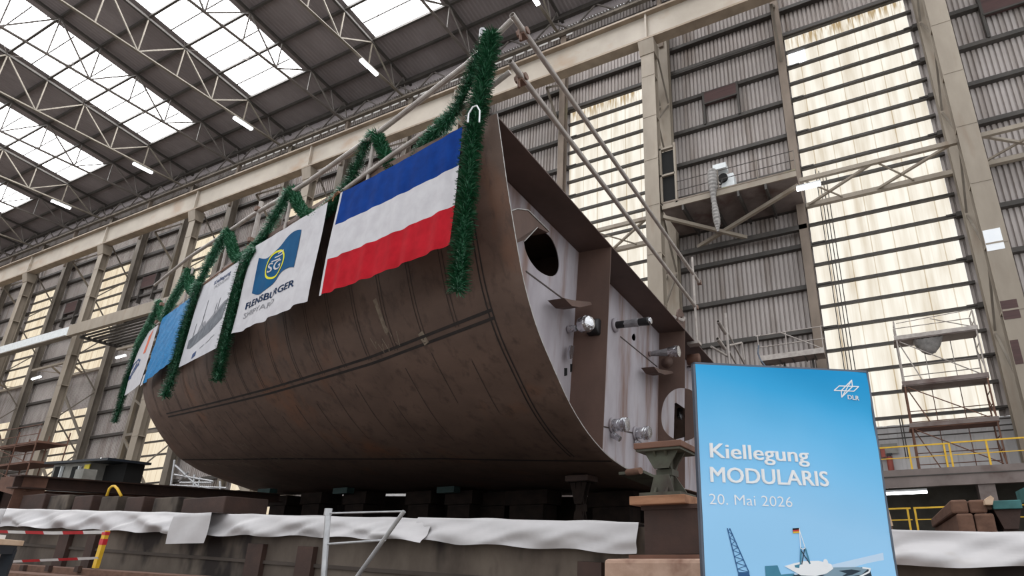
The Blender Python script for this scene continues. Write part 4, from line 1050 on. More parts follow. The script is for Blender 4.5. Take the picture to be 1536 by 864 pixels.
# ---- jack stands
def frustum(mb, c, w0, w1, z0, z1, th, along):
    ax = np.array([1, 0, 0]) if along == 'x' else np.array([0, 1, 0]); ay = np.array([0, 1, 0]) if along == 'x' else np.array([1, 0, 0])
    P_ = []
    for w_, z in ((w0, z0), (w1, z1)):
        for sx, sy in ((-1, -1), (1, -1), (1, 1), (-1, 1)): P_.append(np.array([c[0], c[1], z])+ax*sx*w_/2+ay*sy*th/2)
    mb.hexa(P_)
def jack_stand(nm, lab, c, w_, dpt, h, mbody, mtop, tp=.1, group='steel stands on the slipway'):
    x, y, z = c; t = thing(nm, lab, 'stand', c, group)
    MB().box((x-w_*.42, y-dpt*.45, z), (x+w_*.42, y+dpt*.45, z+.03)).build('base_plate', M[mbody], t)
    zm0, zm1 = z+h*.40, z+h*.52
    zt0 = z+h-tp
    b = MB()
    for dx in (-.12, .12): frustum(b, (x+dx*w_, y), dpt*.8, dpt*.3, z+.03, zm0, .02, 'y'); frustum(b, (x+dx*w_, y), dpt*.3, dpt*.85, zm1, zt0, .02, 'y')
    frustum(b, (x, y), w_*.8, w_*.34, z+.03, zm0, .02, 'x'); frustum(b, (x, y), w_*.34, w_*.84, zm1, zt0, .02, 'x')
    frustum(b, (x, y-dpt*.3), w_*.5, w_*.30, z+.03, zm0, .02, 'x'); frustum(b, (x, y-dpt*.3), w_*.30, w_*.75, zm1, zt0, .02, 'x')
    b.box((x-w_*.17, y-dpt*.17, zm0), (x+w_*.17, y+dpt*.17, zm1)); b.build('flared_web', M[mbody], t)
    MB().box((x-w_*.46, y-dpt*.47, zt0-.02), (x+w_*.46, y+dpt*.47, zt0)).build('top_plate', M[mbody], t)
    MB().box((x-w_/2, y-dpt/2, zt0), (x+w_/2, y+dpt/2, z+h)).build('timber_cap', M[mtop], t, bevel=.006)
    return t
YP = 4.7
a_, b_ = onY((950, 668), YP), onY((1021, 662), YP); g0 = onY((945, 745), YP); g1 = onY((1028, 747), YP); q0 = onY((945, 758), YP)
zc = q0[2]; zpl = g0[2]
cxm = (a_[0]+b_[0])/2; wst = b_[0]-a_[0]; dst = .5
jack_stand('jack_stand', 'hourglass-shaped steel stand with a brown wooden cap on the pedestal beside the poster', (cxm, YP+dst/2, zpl), wst, dst, onY((950, 665), YP)[2]-zpl, 'greenst', 'rust', onY((950, 664), YP)[2]-onY((950, 673), YP)[2])
o = MB().box((g0[0], YP-.02, zc), (g1[0], YP+.55, zpl)).build('timber_plank', M['plank'], bevel=.006); tag(o, 'worn orange-brown timber plank lying on the dark steel pedestal', 'plank')
i0 = onY((962, 768), YP+.06); zb0 = onY((960, 838), YP)[2]
ped = thing('steel_pedestal', 'dark rusty H-beam pedestal carrying the plank and stand beside the poster', 'pedestal', (i0[0]+.6, YP+.27, zb0))
x1 = i0[0]+1.25
MB().box((i0[0]-.02, YP+.1, zc-.035), (x1, YP+.50, zc)).build('top_flange', M['darkrust'], ped)
MB().box((i0[0], YP+.12, zb0+.035), (x1, YP+.145, zc-.035)).build('web', M['darkrust'], ped)
MB().box((onY((946, 834), YP)[0], YP-.04, zb0), (x1, YP+.52, zb0+.03)).build('bottom_flange', M['rust'], ped)
MB().box((i0[0]+.55, YP+.14, zb0+.03), (i0[0]+.57, YP+.50, zc-.035)).build('web_stiffener', M['darkrust'], ped)
cb0 = onY((905, 848), YP-.25)
o = MB().box((cb0[0], YP-.25, 0), (x1+.6, YF-.12, zb0)).build('concrete_block', M['concblock'], bevel=.03); tag(o, 'worn brownish concrete block under the steel pedestal at the bottom centre', 'block')
# round log end and long lever bar by the hull edge
pe = onX((961, 706), -3.8); o = MB().tube([pe, pe+np.array([-.3, .12, .0])], .058, 16).build('round_log', M['timber']); tag(o, 'round timber end sticking out under the hull edge beside the stand', 'log')
pa_, pb_ = onX((966, 708), -3.95), onX((1008, 727), -3.95)
o = MB().hexa([pa_+np.array([0, 0, -.02]), pb_+np.array([0, 0, -.02]), pb_+np.array([-.5, 0, -.02]), pa_+np.array([-.5, 0, -.02]), pa_+np.array([0, 0, .03]), pb_+np.array([0, 0, .03]), pb_+np.array([-.5, 0, .03]), pa_+np.array([-.5, 0, .03])]).build('sloping_plate', M['greenst']); tag(o, 'greenish sloping plate under the hull edge behind the stand', 'plate')
# stand and blocks under the near end of the hull
x = onY((872, 760), 11.6)[0]; jack_stand('jack_stand', 'dark flared steel stand under the near end of the hull above the white sheet', (x, 11.6, ztop(x)-.08), .55, .5, hbot(x, 11.6)-ztop(x)+.04, 'shadedark', 'darkrust', .12)
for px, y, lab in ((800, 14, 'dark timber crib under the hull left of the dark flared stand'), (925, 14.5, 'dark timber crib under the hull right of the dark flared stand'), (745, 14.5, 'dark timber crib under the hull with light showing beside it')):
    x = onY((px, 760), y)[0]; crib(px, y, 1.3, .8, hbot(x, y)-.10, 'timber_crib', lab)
# ---- things on the slip right of the poster
def baulk(nm, lab, x0, x1, y0, y1, z0, z1, m='timber', group='brown timber baulks right of the poster'):
    o = MB().box((x0, y0, z0), (x1, y1, z1)).build(nm, M[m], bevel=.02); tag(o, lab, 'timber', group); return o
Yk = 7.0
A_ = lambda px, py, y=Yk: onY((px, py), y)
zb = A_(1428, 792)[2]; zm = A_(1428, 771)[2]; zt2 = A_(1428, 750)[2]
xm0, xm1, xm2 = A_(1428, 770)[0], A_(1455, 770)[0], A_(1483, 770)[0]
yb = 11.0
baulk('timber_baulk', 'upper left baulk of the brown four-timber stack right of the poster', xm0, xm1-.005, Yk, yb, zm+.003, zt2)
baulk('timber_baulk', 'upper right baulk of the brown four-timber stack right of the poster', xm1+.005, xm2, Yk+.02, yb, zm+.003, zt2-.005)
baulk('timber_baulk', 'lower left baulk of the brown four-timber stack right of the poster', xm0+.03, xm1+.02, Yk-.03, yb-.05, zb-.08, zm)
baulk('timber_baulk', 'lower right baulk of the brown four-timber stack right of the poster', xm1+.03, xm2+.04, Yk-.02, yb-.05, zb-.08, zm-.004)
x0_, x1_ = A_(1300, 770)[0], A_(1331, 770)[0]
baulk('timber_baulk', 'upper brown baulk peeping out beside the right edge of the poster', x0_, x1_-.01, Yk, yb, A_(1331, 770)[2], A_(1331, 750)[2])
baulk('timber_baulk', 'lower brown baulk peeping out beside the right edge of the poster', x0_, x1_+.02, Yk, yb, zb-.08, A_(1331, 771)[2])
o = MB().bar(A_(1327, 750, 6.95), A_(1338, 789, 6.95), .025, .02, (0, 1, 0)).build('slanting_batten', M['woodlight']); tag(o, 'slim pale batten leaning on the baulks beside the right edge of the poster', 'batten')
# teal-capped stand
xt0, xt1 = A_(1489, 757)[0], A_(1533, 757)[0]; ztl, zth = A_(1489, 764)[2], A_(1489, 751)[2]; zg = ztop(xt0)-.1
t = thing('jack_stand', 'dark steel stand with a teal top block at the right picture edge', 'stand', ((xt0+xt1)/2, Yk+.3, zg), 'steel stands on the slipway')
MB().box((xt0, Yk, ztl), (xt1, Yk+.6, zth)).build('teal_top_block', M['teal'], t, bevel=.006)
xc_ = (xt0+xt1)/2; wt = xt1-xt0; b = MB()
frustum(b, (xc_, Yk+.3), wt*.5, wt*.95, (zg+ztl)/2, ztl, .5, 'x'); frustum(b, (xc_, Yk+.3), wt*.75, wt*.5, zg, (zg+ztl)/2, .4, 'x'); b.build('flared_body', M['darkrust'], t)
pw = [A_(1478, 757, 6.9), A_(1489, 757, 6.9), A_(1491, 747, 6.9), A_(1486, 743, 6.9), A_(1477, 750, 6.9)]
o = MB().prism(pw, (0, .35, 0)).build('wood_wedge', M['woodlight']); tag(o, 'pale wooden wedge between the brown timber stack and the teal-topped stand', 'wedge')
pw = [A_(1480, 764, 7.1), A_(1489, 764, 7.1), A_(1489, 752, 7.1), A_(1480, 755, 7.1)]
o = MB().prism(pw, (0, .4, 0)).build('pink_block', M['concblock']); tag(o, 'pinkish block under the pale wooden wedge at right', 'block')
pw = [A_(1483, 790, 7.3), A_(1497, 790, 7.3), A_(1490, 766, 7.3), A_(1484, 766, 7.3)]
o = MB().prism(pw, (0, .3, 0)).build('grey_prop', M['concrete']); tag(o, 'grey concrete prop leaning between the timber stack and the teal-topped stand', 'prop')
p5 = A_(1540, 752, 7.6); o = MB().box(p5, p5+np.array([.9, .5, .14])).build('teal_box', M['teal']); tag(o, 'teal edge of a block cut off by the right picture edge', 'block')
# ================================================================== GALLERY AT RIGHT
YG = 27.6
zG0, zG1 = onY((1400, 729), YG)[2], onY((1400, 702), YG)[2]
GX0, GX1 = -16.5, XR
struct(MB().box((GX0, YG, zG0), (GX1, YG+.35, zG1)).build('trim_90', M['plat']))
struct(MB().box((GX0, YG+.35, zG1-.25), (GX1, 31.9, zG1-.02)).build('floor_gallery', M['plat']))
struct(MB().box((GX0, YG-.03, zG0+.42), (GX1, YG, zG0+.46)).build('trim_91', M['girt']))
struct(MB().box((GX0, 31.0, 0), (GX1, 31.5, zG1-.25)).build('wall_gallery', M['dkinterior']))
pa_, pb_ = onY((1470, 745), YG+.2), onY((1496, 745), YG+.2)
for i, x in enumerate((pa_[0], pa_[0]-8.2, pa_[0]-16)):
    o = struct(MB().box((x, YG+.1, 0), (x+(pb_[0]-pa_[0]), YG+.9, zG0)).build('pillar', M['plat']))
a_, b_ = onY((1328, 741), YG+.25), onY((1391, 738), YG+.25)
lamp('fluorescent_lamp', 'bright lit fluorescent tube under the gallery right of the poster', a_, b_, .13)
def yrail(nm, lab, posts, top, mids, y, zfoot, r=.03):
    t = thing(nm, lab, 'railing', (onY(posts[0], y)[0], y, zfoot), 'yellow railings on the gallery')
    a, b = onY(top[0], y), onY(top[1], y); b[2] = a[2]
    MB().bar(a, b, .06, .06).build('top_rail', M['yellow'], t)
    for m in mids: MB().bar(np.array([a[0], y, m]), np.array([b[0], y, m]), .035, .035).build('mid_rail', M['yellow'], t)
    for p in posts:
        q = onY(p, y); MB().bar(np.array([q[0], y, zfoot]), np.array([q[0], y, a[2]]), .07, .05, (0, 1, 0)).build('post', M['yellow'], t)
    return t
yr = YG+.08; zf = zG1
zt3 = onY((1400, 666), yr)[2]
yrail('gallery_railing', 'yellow railing on the gallery, section right beside the poster', [(1313, 690), (1366, 690), (1420, 690)], ((1309, 673), (1421, 664)), [(zf+zt3)/2], yr, zf)
yrail('gallery_railing', 'yellow railing on the gallery, section at the right picture edge', [(1428, 690), (1485, 690), (1545, 690)], ((1426, 664), (1560, 654)), [(zf+zt3)/2], yr, zf)
yl = 25.5
struct(MB().box((GX0, yl-.1, 0), (GX1, YG+.1, onY((1380, 795), yl)[2]-.3)).build('floor_lower_gallery', M['concdark']))
zfl = onY((1380, 795), yl)[2]-.3
t = yrail('lower_railing', 'yellow lower railing under the lit tube, left section', [(1363, 775)], ((1330, 763.5), (1366, 763)), [onY((1350, 780), yl)[2]], yl, zfl)
t = yrail('lower_railing', 'yellow lower railing under the gallery, right section behind the timber stack', [(1374, 775), (1470, 775), (1550, 775)], ((1370, 762), (1570, 752)), [onY((1390, 779), yl)[2]], yl, zfl)
# wall fittings on the pale wall behind the railing
p = onY((1323, 680), 31.8); o = MB().box(p-np.array([.14, .12, .2]), p+np.array([.14, .06, .2])).build('switch_box', M['extred']); tag(o, 'small dark red box on the pale wall behind the yellow railing', 'box')
p = onY((1335, 693), 31.7); t = thing('fire_extinguisher', 'dull red fire extinguisher on the pale wall behind the yellow railing', 'fire extinguisher', p-np.array([0, 0, .5]))
MB().tube([p-np.array([0, 0, .5]), p+np.array([0, 0, .25])], .14, 14).build('cylinder', M['extred'], t); MB().tube([p+np.array([0, 0, .25]), p+np.array([0, 0, .34])], [.12, .05], 12).build('neck', M['tape'], t); MB().box(p+np.array([-.1, -.05, .34]), p+np.array([.16, .05, .42])).build('handle', M['tape'], t)
p = onY((1334, 673), 31.85); o = MB().box(p-np.array([.38, .02, .24]), p+np.array([.38, .02, .24])).build('notice_plate', M['hut']); tag(o, 'grey notice plate on the pale wall above the fire extinguisher', 'notice')
# low pipes along the wall below the window
t = thing('wall_pipes', 'thin dark pipes running along the pale wall below the tall right window', 'pipes', (2, 31.7, 6.3))
for z in (6.75, 6.45, 6.2): MB().tube([(-2, 31.7, z), (10, 31.7, z)], .035, 6).build('pipe', M['girt'], t)
for x, z0 in ((-.1, 4.6), (1.0, 5.2), (1.1, 5.2)): MB().tube([(x, 31.66, z0), (x, 31.66, 7.2)], .03, 6).build('drop_pipe', M['girt'], t)
# ---- scaffold tower on the gallery
ys0, ys1 = 28.7, 29.7
L_ = lambda p: onY(p, ys0)
xa = L_((1357, 577))[0]; xb = L_((1480, 562))[0]
z3, z2, z1_ = L_((1370, 643))[2], L_((1357, 580))[2], L_((1343, 512))[2]; ztop_ = L_((1339, 483))[2]; zb_ = zG1
sc = thing('scaffold_tower', 'rusty and grey scaffold tower with three decks in front of the tall right window', 'scaffold', (xa, ys0, zb_))
rusty = lambda z: M['rust'] if z < z2-.3 else M['pipe']
for x in (xa, xb):
    for y in (ys0, ys1):
        for za, zc_ in ((zb_, z3), (z3, z2), (z2, z1_), (z1_, ztop_)):
            MB().tube([(x, y, za), (x, y, zc_)], .035, 8).build('standard', rusty(za), sc)
    for z in (z3, z2, z1_):
        m_ = rusty(z-1)
        for dz in (.05, -.55, -1.1): MB().tube([(x, ys0, z+dz), (x, ys1, z+dz)], .025, 6).build('end_rung', m_, sc)
        MB().tube([(x, ys0, z-1.7), (x, ys1, z-.6)], .02, 6).build('end_brace', m_, sc)
    for dz in (.5, 1.0): MB().tube([(x, ys0, z1_+dz), (x, ys1, z1_+dz)], .022, 6).build('end_rung', M['pipe'], sc)
    MB().tube([(x, ys0, z1_), (x, ys1, z1_+.9)], .02, 6).build('end_brace', M['pipe'], sc)
for z, zp in ((z3, zb_), (z2, z3), (z1_, z2)):
    m_ = rusty(z-1)
    MB().box((xa-.12, ys0-.02, z), (xb+.08, ys1+.05, z+.07)).build('deck', M['plat'] if z > z3 else M['rust'], sc)
    MB().box((xa-.1, ys0-.05, z+.05), (xb+.08, ys0-.02, z+.24)).build('toe_board', M['pipe'] if z > z2 else M['plat'], sc)
    for dz in (.55, 1.05):
        MB().tube([(xa, ys1, z-2+dz), (xb, ys1, z-2+dz)], .022, 6).build('guard_rail', m_, sc)
    MB().tube([(xa+.1, ys0, z-.05), (xb-.1, ys0, zp+.15)], .025, 6).build('face_brace', m_, sc)
    MB().bar((xa+.1, ys0+.4, z-.05), (xa+.85, ys0+.4, zp+.1), .08, .04).build('ladder', m_, sc)
    for q in (.35, .7): MB().tube([(xa+(xb-xa)*q, ys1, zp), (xa+(xb-xa)*q, ys1, z)], .02, 6).build('inner_standard', m_, sc)
for dz in (.45, .95): MB().tube([(xa, ys1, z1_+dz), (xb, ys1, z1_+dz)], .022, 6).build('guard_rail', M['pipe'], sc)
MB().tube([(xa+1.5, ys0, ztop_-.1), (xb-.1, ys0, z1_+.2)], .022, 6).build('face_brace', M['pipe'], sc)
MB().tube([(xa+.1, ys0, ztop_-.1), (xb, ys0, ztop_+.05)], .02, 6).build('guard_rail', M['pipe'], sc)
# bundled sheet sagging under the top deck
G = []
for i in range(17):
    a = i/16; x = L_((1373, 525))[0]*(1-a)+L_((1418, 520))[0]*a; row = []
    for j in range(9):
        q = j/8; sag_ = 0.7*math.sin(math.pi*a)**.7*math.sin(math.pi*q)
        row.append((x, ys0+.05+.8*q, z1_-.02-sag_+.02*math.sin(i*2.1+j*1.7)))
    G.append(row)
o = MB().grid(G).build('sagging_sheet', M['duct'], None, smooth=True); tag(o, 'grey sheet bundle sagging under the top deck of the scaffold tower', 'sheet')
# ---- small grey platform left of the window
t = thing('hanging_platform', 'small grey work platform with rails above the poster, left of the tall right window', 'platform', onY((1190, 545), 29.8))
yq0, yq1 = 29.6, 30.6
a_, b_ = onY((1140, 543), yq0), onY((1236, 528), yq0); zq = (a_[2]+b_[2])/2
MB().box((a_[0], yq0, zq), (b_[0], yq1, zq+.08)).build('deck', M['plat'], t); MB().box((a_[0], yq0-.03, zq), (b_[0], yq0, zq+.28)).build('toe_board', M['pipe'], t)
for q in (.3, .5, .7, .85): MB().box((a_[0]+(b_[0]-a_[0])*q, yq0, zq-.05), (a_[0]+(b_[0]-a_[0])*q+.05, yq1, zq)).build('deck_bearer', M['girt'], t)
for dz in (.75, 1.4): MB().tube([(a_[0]-.1, yq0, zq+dz), (b_[0]+.1, yq0, zq+dz)], .028, 6).build('guard_rail', M['pipe'], t)
for x in (a_[0], (a_[0]*.55+b_[0]*.45), b_[0]): MB().tube([(x, yq0, zq-(1.2 if x == a_[0] else 0)), (x, yq0, zq+1.45)], .028, 6).build('post', M['pipe'], t)
MB().tube([(a_[0]+1.2, yq0, zq+1.4), (b_[0], yq0, zq+.2)], .03, 6).build('brace', M['pipe'], t)
for q in (.35, .8): MB().bar((a_[0]+(b_[0]-a_[0])*q, yq1-.2, zG1), (a_[0]+(b_[0]-a_[0])*q, yq1-.2, zq), .1, .1, (0, 1, 0)).build('support_post', M['girt'], t)
pts = [onY(p, yq0) for p in ((1138, 518), (1137, 530), (1141, 540), (1150, 552))]; MB().tube(pts, .045, 8).build('end_bow', M['frameal'], t)
# ---- maintenance platform between column and post, with cage, unit and duct
zp0 = 20.05
t = thing('maintenance_platform', 'high steel maintenance platform between the beige column and the rusty wall post', 'platform', (-6, 29.5, zp0))
xq0, xq1 = -9.6, -2.0
MB().box((xq0, 28.3, zp0-.12), (xq1, 31.6, zp0-.05)).build('deck', M['plat'], t)
MB().box((xq0, 28.2, zp0-.15), (xq1, 28.3, zp0+.25)).build('edge_beam', M['column'], t)
MB().box((xq0, 28.18, zp0+.2), (xq1, 28.36, zp0+.28)).build('edge_flange', M['rustpost'], t)
for x in (-8.4, -6.7, -5.2, -3.7): MB().box((x, 28.2, zp0-.5), (x+.12, 31.5, zp0-.15)).build('joist', M['girt'], t)
for dz in (.9, 1.5): MB().tube([(xq0+.9, 28.25, zp0+dz), (xq1, 28.25, zp0+dz)], .022, 6).build('cable_rail', M['girt'], t)
for x in (xq0+.9, -6.2, -4, xq1): MB().tube([(x, 28.25, zp0+.2), (x, 28.25, zp0+1.55)], .03, 6).build('post', M['steel'], t)
MB().bar((xq0, 28.3, zp0-.6), (xq0+4.2, 31.2, zp0-1.5), .2, .2).build('diagonal_brace', M['column'], t)
MB().bar((xq0+1.2, 31.2, zp0-1.4), (xq1, 28.6, zp0-.5), .2, .2).build('diagonal_brace', M['column'], t)
MB().box((xq0, 31.1, zp0-1.75), (xq1, 31.4, zp0-1.45)).build('rear_beam', M['girt'], t)
cage = thing('mesh_cage', 'dark-panelled steel cage standing on the platform against the beige column', 'cage', (-9.1, 28.4, zp0+.1))
MB().box((-9.6, 28.35, zp0+.3), (-8.75, 28.4, zp0+3.9)).build('dark_panel', M['black'], cage)
for x in (-9.65, -8.75): MB().box((x, 28.2, zp0+.1), (x+.12, 28.4, zp0+4.3)).build('upright', M['column'], cage)
for z in (zp0+.2, zp0+2.1, zp0+4.0): MB().box((-9.65, 28.2, z), (-8.7, 28.4, z+.12)).build('cross_bar', M['column'], cage)
p = onY((1090, 262), 29.2); u = thing('ventilation_unit', 'pale boxy unit with a round black port on the high platform', 'machine', (p[0], 29.2, zp0))
pa_ = onY((1082, 282), 28.9); pb_ = onY((1100, 258), 28.9)
MB().box((pa_[0], 28.9, zp0+.2), (pb_[0], 29.6, pb_[2])).build('housing', M['unit'], u, bevel=.05)
pa_ = onY((1070, 257), 28.7); pb_ = onY((1089, 247), 28.7); MB().box((pa_[0], 28.6, pa_[2]), (pb_[0], 29.2, pa_[2]+.35)).build('top_panel', M['unit'], u)
q = onY((1084, 266), 28.75); MB().tube([q, q+np.array([0, .2, 0])], .28, 14).build('round_port', M['black'], u)
MB().tube([onY(p_, 28.6) for p_ in ((1075, 268), (1077, 276), (1081, 277), (1084, 270))], .06, 8).build('hose', M['tape'], u)
pts = [onY(p_, 28.0) for p_ in ((1068, 256), (1069, 275), (1070, 295), (1073, 315), (1076, 335), (1077, 349))]
A_pts = []; 
for i in range(len(pts)-1):
    for k in range(8): A_pts.append(pts[i]*(1-k/8)+pts[i+1]*k/8)
rr = [(.24+.05*math.sin(i/8*2.2)-.0035*i)+(.025 if i % 2 else 0) for i in range(len(A_pts))]
o = MB().tube(A_pts, rr, 14).build('flexible_duct', M['duct'], None, smooth=False); tag(o, 'grey ribbed flexible duct hanging from the high platform', 'duct')
# cable conduits beside the right window
for i, (px, nm) in enumerate(((1236, 'first'), (1241, 'second'), (1246, 'third'), (1251, 'fourth'))):
    p = onY((px, 345), 31.5); pu = onY((px-28+i*1.5, 258+i*2), 31.5)
    o = MB().tube([(p[0], 31.5, zG1-.02), (p[0], 31.5, pu[2])], .028, 6).build('cable_conduit', M['girt']); tag(o, nm+' thin vertical cable conduit from the left, in front of the tall right window', 'conduit', 'conduits beside the tall window')
# ---- lower crane runway at left
yy = 27.0
za0, za1 = 21.75, 22.75
lr = thing('lower_crane_runway', 'lower beige crane beam, coloured white where lit, behind the leftmost flags', 'crane girder', (-75, yy, za0))
MB().box((-112, yy, za0), (-72.0, yy+.25, za1)).build('lit_white_segment', M['unit'], lr); MB().box((-72, yy-.05, za0-.05), (-52, yy+.3, za1+.1)).build('beige_segment', M['column'], lr)  # white colour stands for the bright light on this stretch of the beam
MB().box((-112, yy-.2, za0-.12), (-72, yy+.4, za0)).build('lower_flange', M['steel'], lr)
g = thing('crane_catwalk', 'dark slatted catwalk underside behind the leftmost flags', 'catwalk', (-62, 29, 21))
for i in range(9): MB().box((-70, 27.4+i*.45, za0-.2), (-54, 27.4+i*.45+.22, za0-.1)).build('slat', M['girt'], g)
MB().box((-70.2, 27.3, za0-.45), (-70, 31.4, za0-.2)).build('cross_beam', M['girt'], g); MB().box((-54, 27.3, za0-.45), (-53.8, 31.4, za0-.2)).build('cross_beam', M['girt'], g)
# ---- diagonal portal braces at left columns
bl = {3: 'portal bracing behind the hull corner at left', 4: 'portal bracing above the grey hut', 5: 'portal bracing left of the grey hut', 6: 'portal bracing at the left picture edge'}
for k in (3, 4, 5, 6):
    xc = COLX[k]; t = thing('portal_brace', bl[k], 'brace', (xc-4, 31.2, 3), 'braces between wall posts and columns')
    for z0, z1 in ((19, 12.5), (11.5, 5)):
        MB().bar((xc-.3, 28.7, z0), (xc-7.9, 31.1, z1-.0), .2, .2).build('diagonal', M['steel'], t) if False else None
        MB().bar((xc-7.9, 31.1, z0), (xc-.4, 31.1, z1), .16, .22).build('diagonal', M['steel'], t)
    MB().bar((xc-7.9, 31.1, 11.9), (xc-.4, 31.1, 11.9), .2, .26).build('tie', M['steel'], t)
    MB().bar((xc+.1, 28.8, 12.6), (xc-7.9, 31.0, 15.4), .12, .14).build('tie', M['steel'], t)
    G_ = [(xc-.45, 28.5, 4.4), (xc-1.0, 28.5, 5.2), (xc-2.2, 28.5, 6.3), (xc-4.2, 28.5, 6.9), (xc-4.2, 28.5, 7.3), (xc-1.6, 28.5, 7.1), (xc-1.0, 28.5, 7.4), (xc-.45, 28.5, 8.4)]
    MB().prism(G_, (0, .2, 0)).build('curved_gusset', M['column'], t)
    MB().bar((xc-4.1, 28.6, 7.1), (xc-7.9, 30.8, 8.8), .25, .25).build('gusset_arm', M['column'], t)
# ---- grey hut behind the beam
yh = 12.0
pa_, pb_ = onY((76, 715), yh), onY((160, 722), yh); zr = onY((120, 692), yh)[2]
hz = ztop(pa_[0])-.1
t = thing('site_hut', 'small grey hut with a dark overhanging roof behind the steel beam at left', 'hut', ((pa_[0]+pb_[0])/2, yh, hz))
xm_ = onY((135, 700), yh)[0]
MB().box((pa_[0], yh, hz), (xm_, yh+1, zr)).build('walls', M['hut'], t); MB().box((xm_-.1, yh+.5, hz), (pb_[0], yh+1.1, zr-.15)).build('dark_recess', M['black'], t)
MB().hexa([(pa_[0]-.2, yh-.25, zr), (pb_[0]+.2, yh-.25, zr-.15), (pb_[0]+.2, yh+1.2, zr-.15), (pa_[0]-.2, yh+1.2, zr), (pa_[0]-.2, yh-.25, zr+.08), (pb_[0]+.2, yh-.25, zr-.06), (pb_[0]+.2, yh+1.2, zr-.06), (pa_[0]-.2, yh+1.2, zr+.08)]).build('roof', M['navyst'], t)
p = onY((131, 702), yh-.05); MB().box(p-np.array([.17, .03, .13]), p+np.array([.17, 0, .13])).build('yellow_sign', M['sign'], t)
for px in (86, 112):
    p = onY((px, 712), yh-.04); f_ = MB().box(p-np.array([.2, .05, .3]), p+np.array([.25, .0, .3])).build('window', M['black'], t)
    MB().box(p+np.array([.25, -.07, -.3]), p+np.array([.31, .02, .3])).build('window_frame', M['unit'], t)
p = onY((127, 714), yh-.6); cbx = MB().box((p[0]-.25, p[1]-.2, hz), (p[0]+.3, p[1]+.2, p[2]+.22)).build('control_cabinet', M['hut']); tag(cbx, 'pale control cabinet standing in front of the grey hut', 'cabinet')
p = onY((152, 692), yh+.5); o = MB().tube([p-np.array([0, 0, .35]), p+np.array([0, 0, .12])], .06, 10).build('hut_lamp', M['tube_light']); tag(o, 'small bright lamp above the roof of the grey hut', 'lamp')
# ---- dark scaffold at the far left
ysf = 14.0
t = thing('left_scaffold', 'dark rusty scaffold with two decks at the left picture edge', 'scaffold', onY((20, 710), ysf))
a_, b_ = onY((-12, 690), ysf), onY((46, 690), ysf)
zs = [onY((20, y), ysf)[2] for y in (718, 697, 669, 650)]
zg_ = ztop(a_[0])-.1
for x in (a_[0], (a_[0]+b_[0])/2, b_[0]):
    for y in (ysf, ysf+1.2): MB().tube([(x, y, zg_), (x, y, zs[3])], .03, 6).build('standard', M['rust'], t)
for z in (zs[1], zs[2]): MB().box((a_[0]-.2, ysf, z), (b_[0]+.1, ysf+1.2, z+.1)).build('deck', M['rust'], t)
for z in (zs[1], zs[2]):
    for dz in (.5, 1): MB().tube([(a_[0], ysf, z+dz*.9), (b_[0], ysf, z+dz*.9)], .02, 6).build('guard_rail', M['rust'], t)
    MB().tube([(a_[0], ysf, z), (b_[0], ysf, z-1)], .02, 6).build('brace', M['rust'], t)
# ---- light scaffold behind the far hull bottom
ysf = 21
t = thing('pale_scaffold', 'pale tubular stair scaffold seen under the far end of the hull', 'scaffold', onY((300, 740), ysf))
for p, q in (((262, 690), (256, 730)), ((263, 698), (300, 732)), ((292, 712), (290, 733)), ((300, 716), (298, 733)), ((330, 722), (331, 738)), ((258, 728), (340, 732)), ((262, 712), (320, 722)), ((270, 724), (318, 724)), ((283, 708), (268, 722)), ((300, 730), (330, 736))):
    a_, b_ = onY(p, ysf), onY(q, ysf); MB().tube([a_, b_], .06, 6).build('tube', M['alu'], t)
for px in (258, 300, 331):
    q_ = onY((px, 731), ysf); MB().tube([(q_[0], ysf, ztop(q_[0])-.1), tuple(q_)], .06, 6).build('leg', M['alu'], t)
# ================================================================== POSTER
hv = RM@np.array([6065, 321, 880.0]); hv /= np.linalg.norm(hv)
vv = RM@np.array([143, -2480, 880.0]); vv -= hv*(vv@hv); vv /= np.linalg.norm(vv)
PN = np.cross(hv, vv); PN = PN if PN[1] < 0 else -PN      # towards the viewer
PO = depth((1042, 547), 3.3)
def puv(p):
    r = dirw(p); t_ = ((PO-EYE)@PN)/(r@PN); d_ = EYE+r*t_-PO; return np.array([d_@hv, -(d_@vv)])
PWD = puv((1298, 559.5))[0]
PHT = (PO[2]-.02)/vv[2]
def pp(u, v, out=0.0): return PO+hv*u-vv*v+PN*out
t = thing('poster_banner', 'tall blue fabric poster stand announcing a keel laying, at bottom right', 'poster', pp(PWD/2, PHT))
def prip(u, v):
    a = u/PWD
    return .006*math.sin(v*18-a*7)*math.exp(-v*2.2)*a+.003*math.sin(v*9+a*3)
NU, NV = 30, 60
G = [[pp(PWD*i/NU, PHT*j/NV, .012+prip(PWD*i/NU, PHT*j/NV)) for i in range(NU+1)] for j in range(NV+1)]
o = MB().grid(G).build('fabric_panel', M['paper'], t, smooth=True)
me = o.data; uv = me.uv_layers.new(name='print')
for lp in me.loops:
    i = lp.vertex_index; uv.data[lp.index].uv = ((i % (NU+1))/NU, 1-(i//(NU+1))/NV)
pm = bpy.data.materials.new('blue_poster_print'); pm.use_nodes = True; nt = pm.node_tree; bs = nt.nodes['Principled BSDF']; bs.inputs['Roughness'].default_value = .7; bs.inputs['Specular IOR Level'].default_value = .15
un = nt.nodes.new('ShaderNodeUVMap'); un.uv_map = 'print'; sx = nt.nodes.new('ShaderNodeSeparateXYZ'); nt.links.new(un.outputs[0], sx.inputs[0])
nz = nt.nodes.new('ShaderNodeTexNoise'); nz.inputs['Scale'].default_value = 2.2; nt.links.new(un.outputs[0], nz.inputs['Vector'])
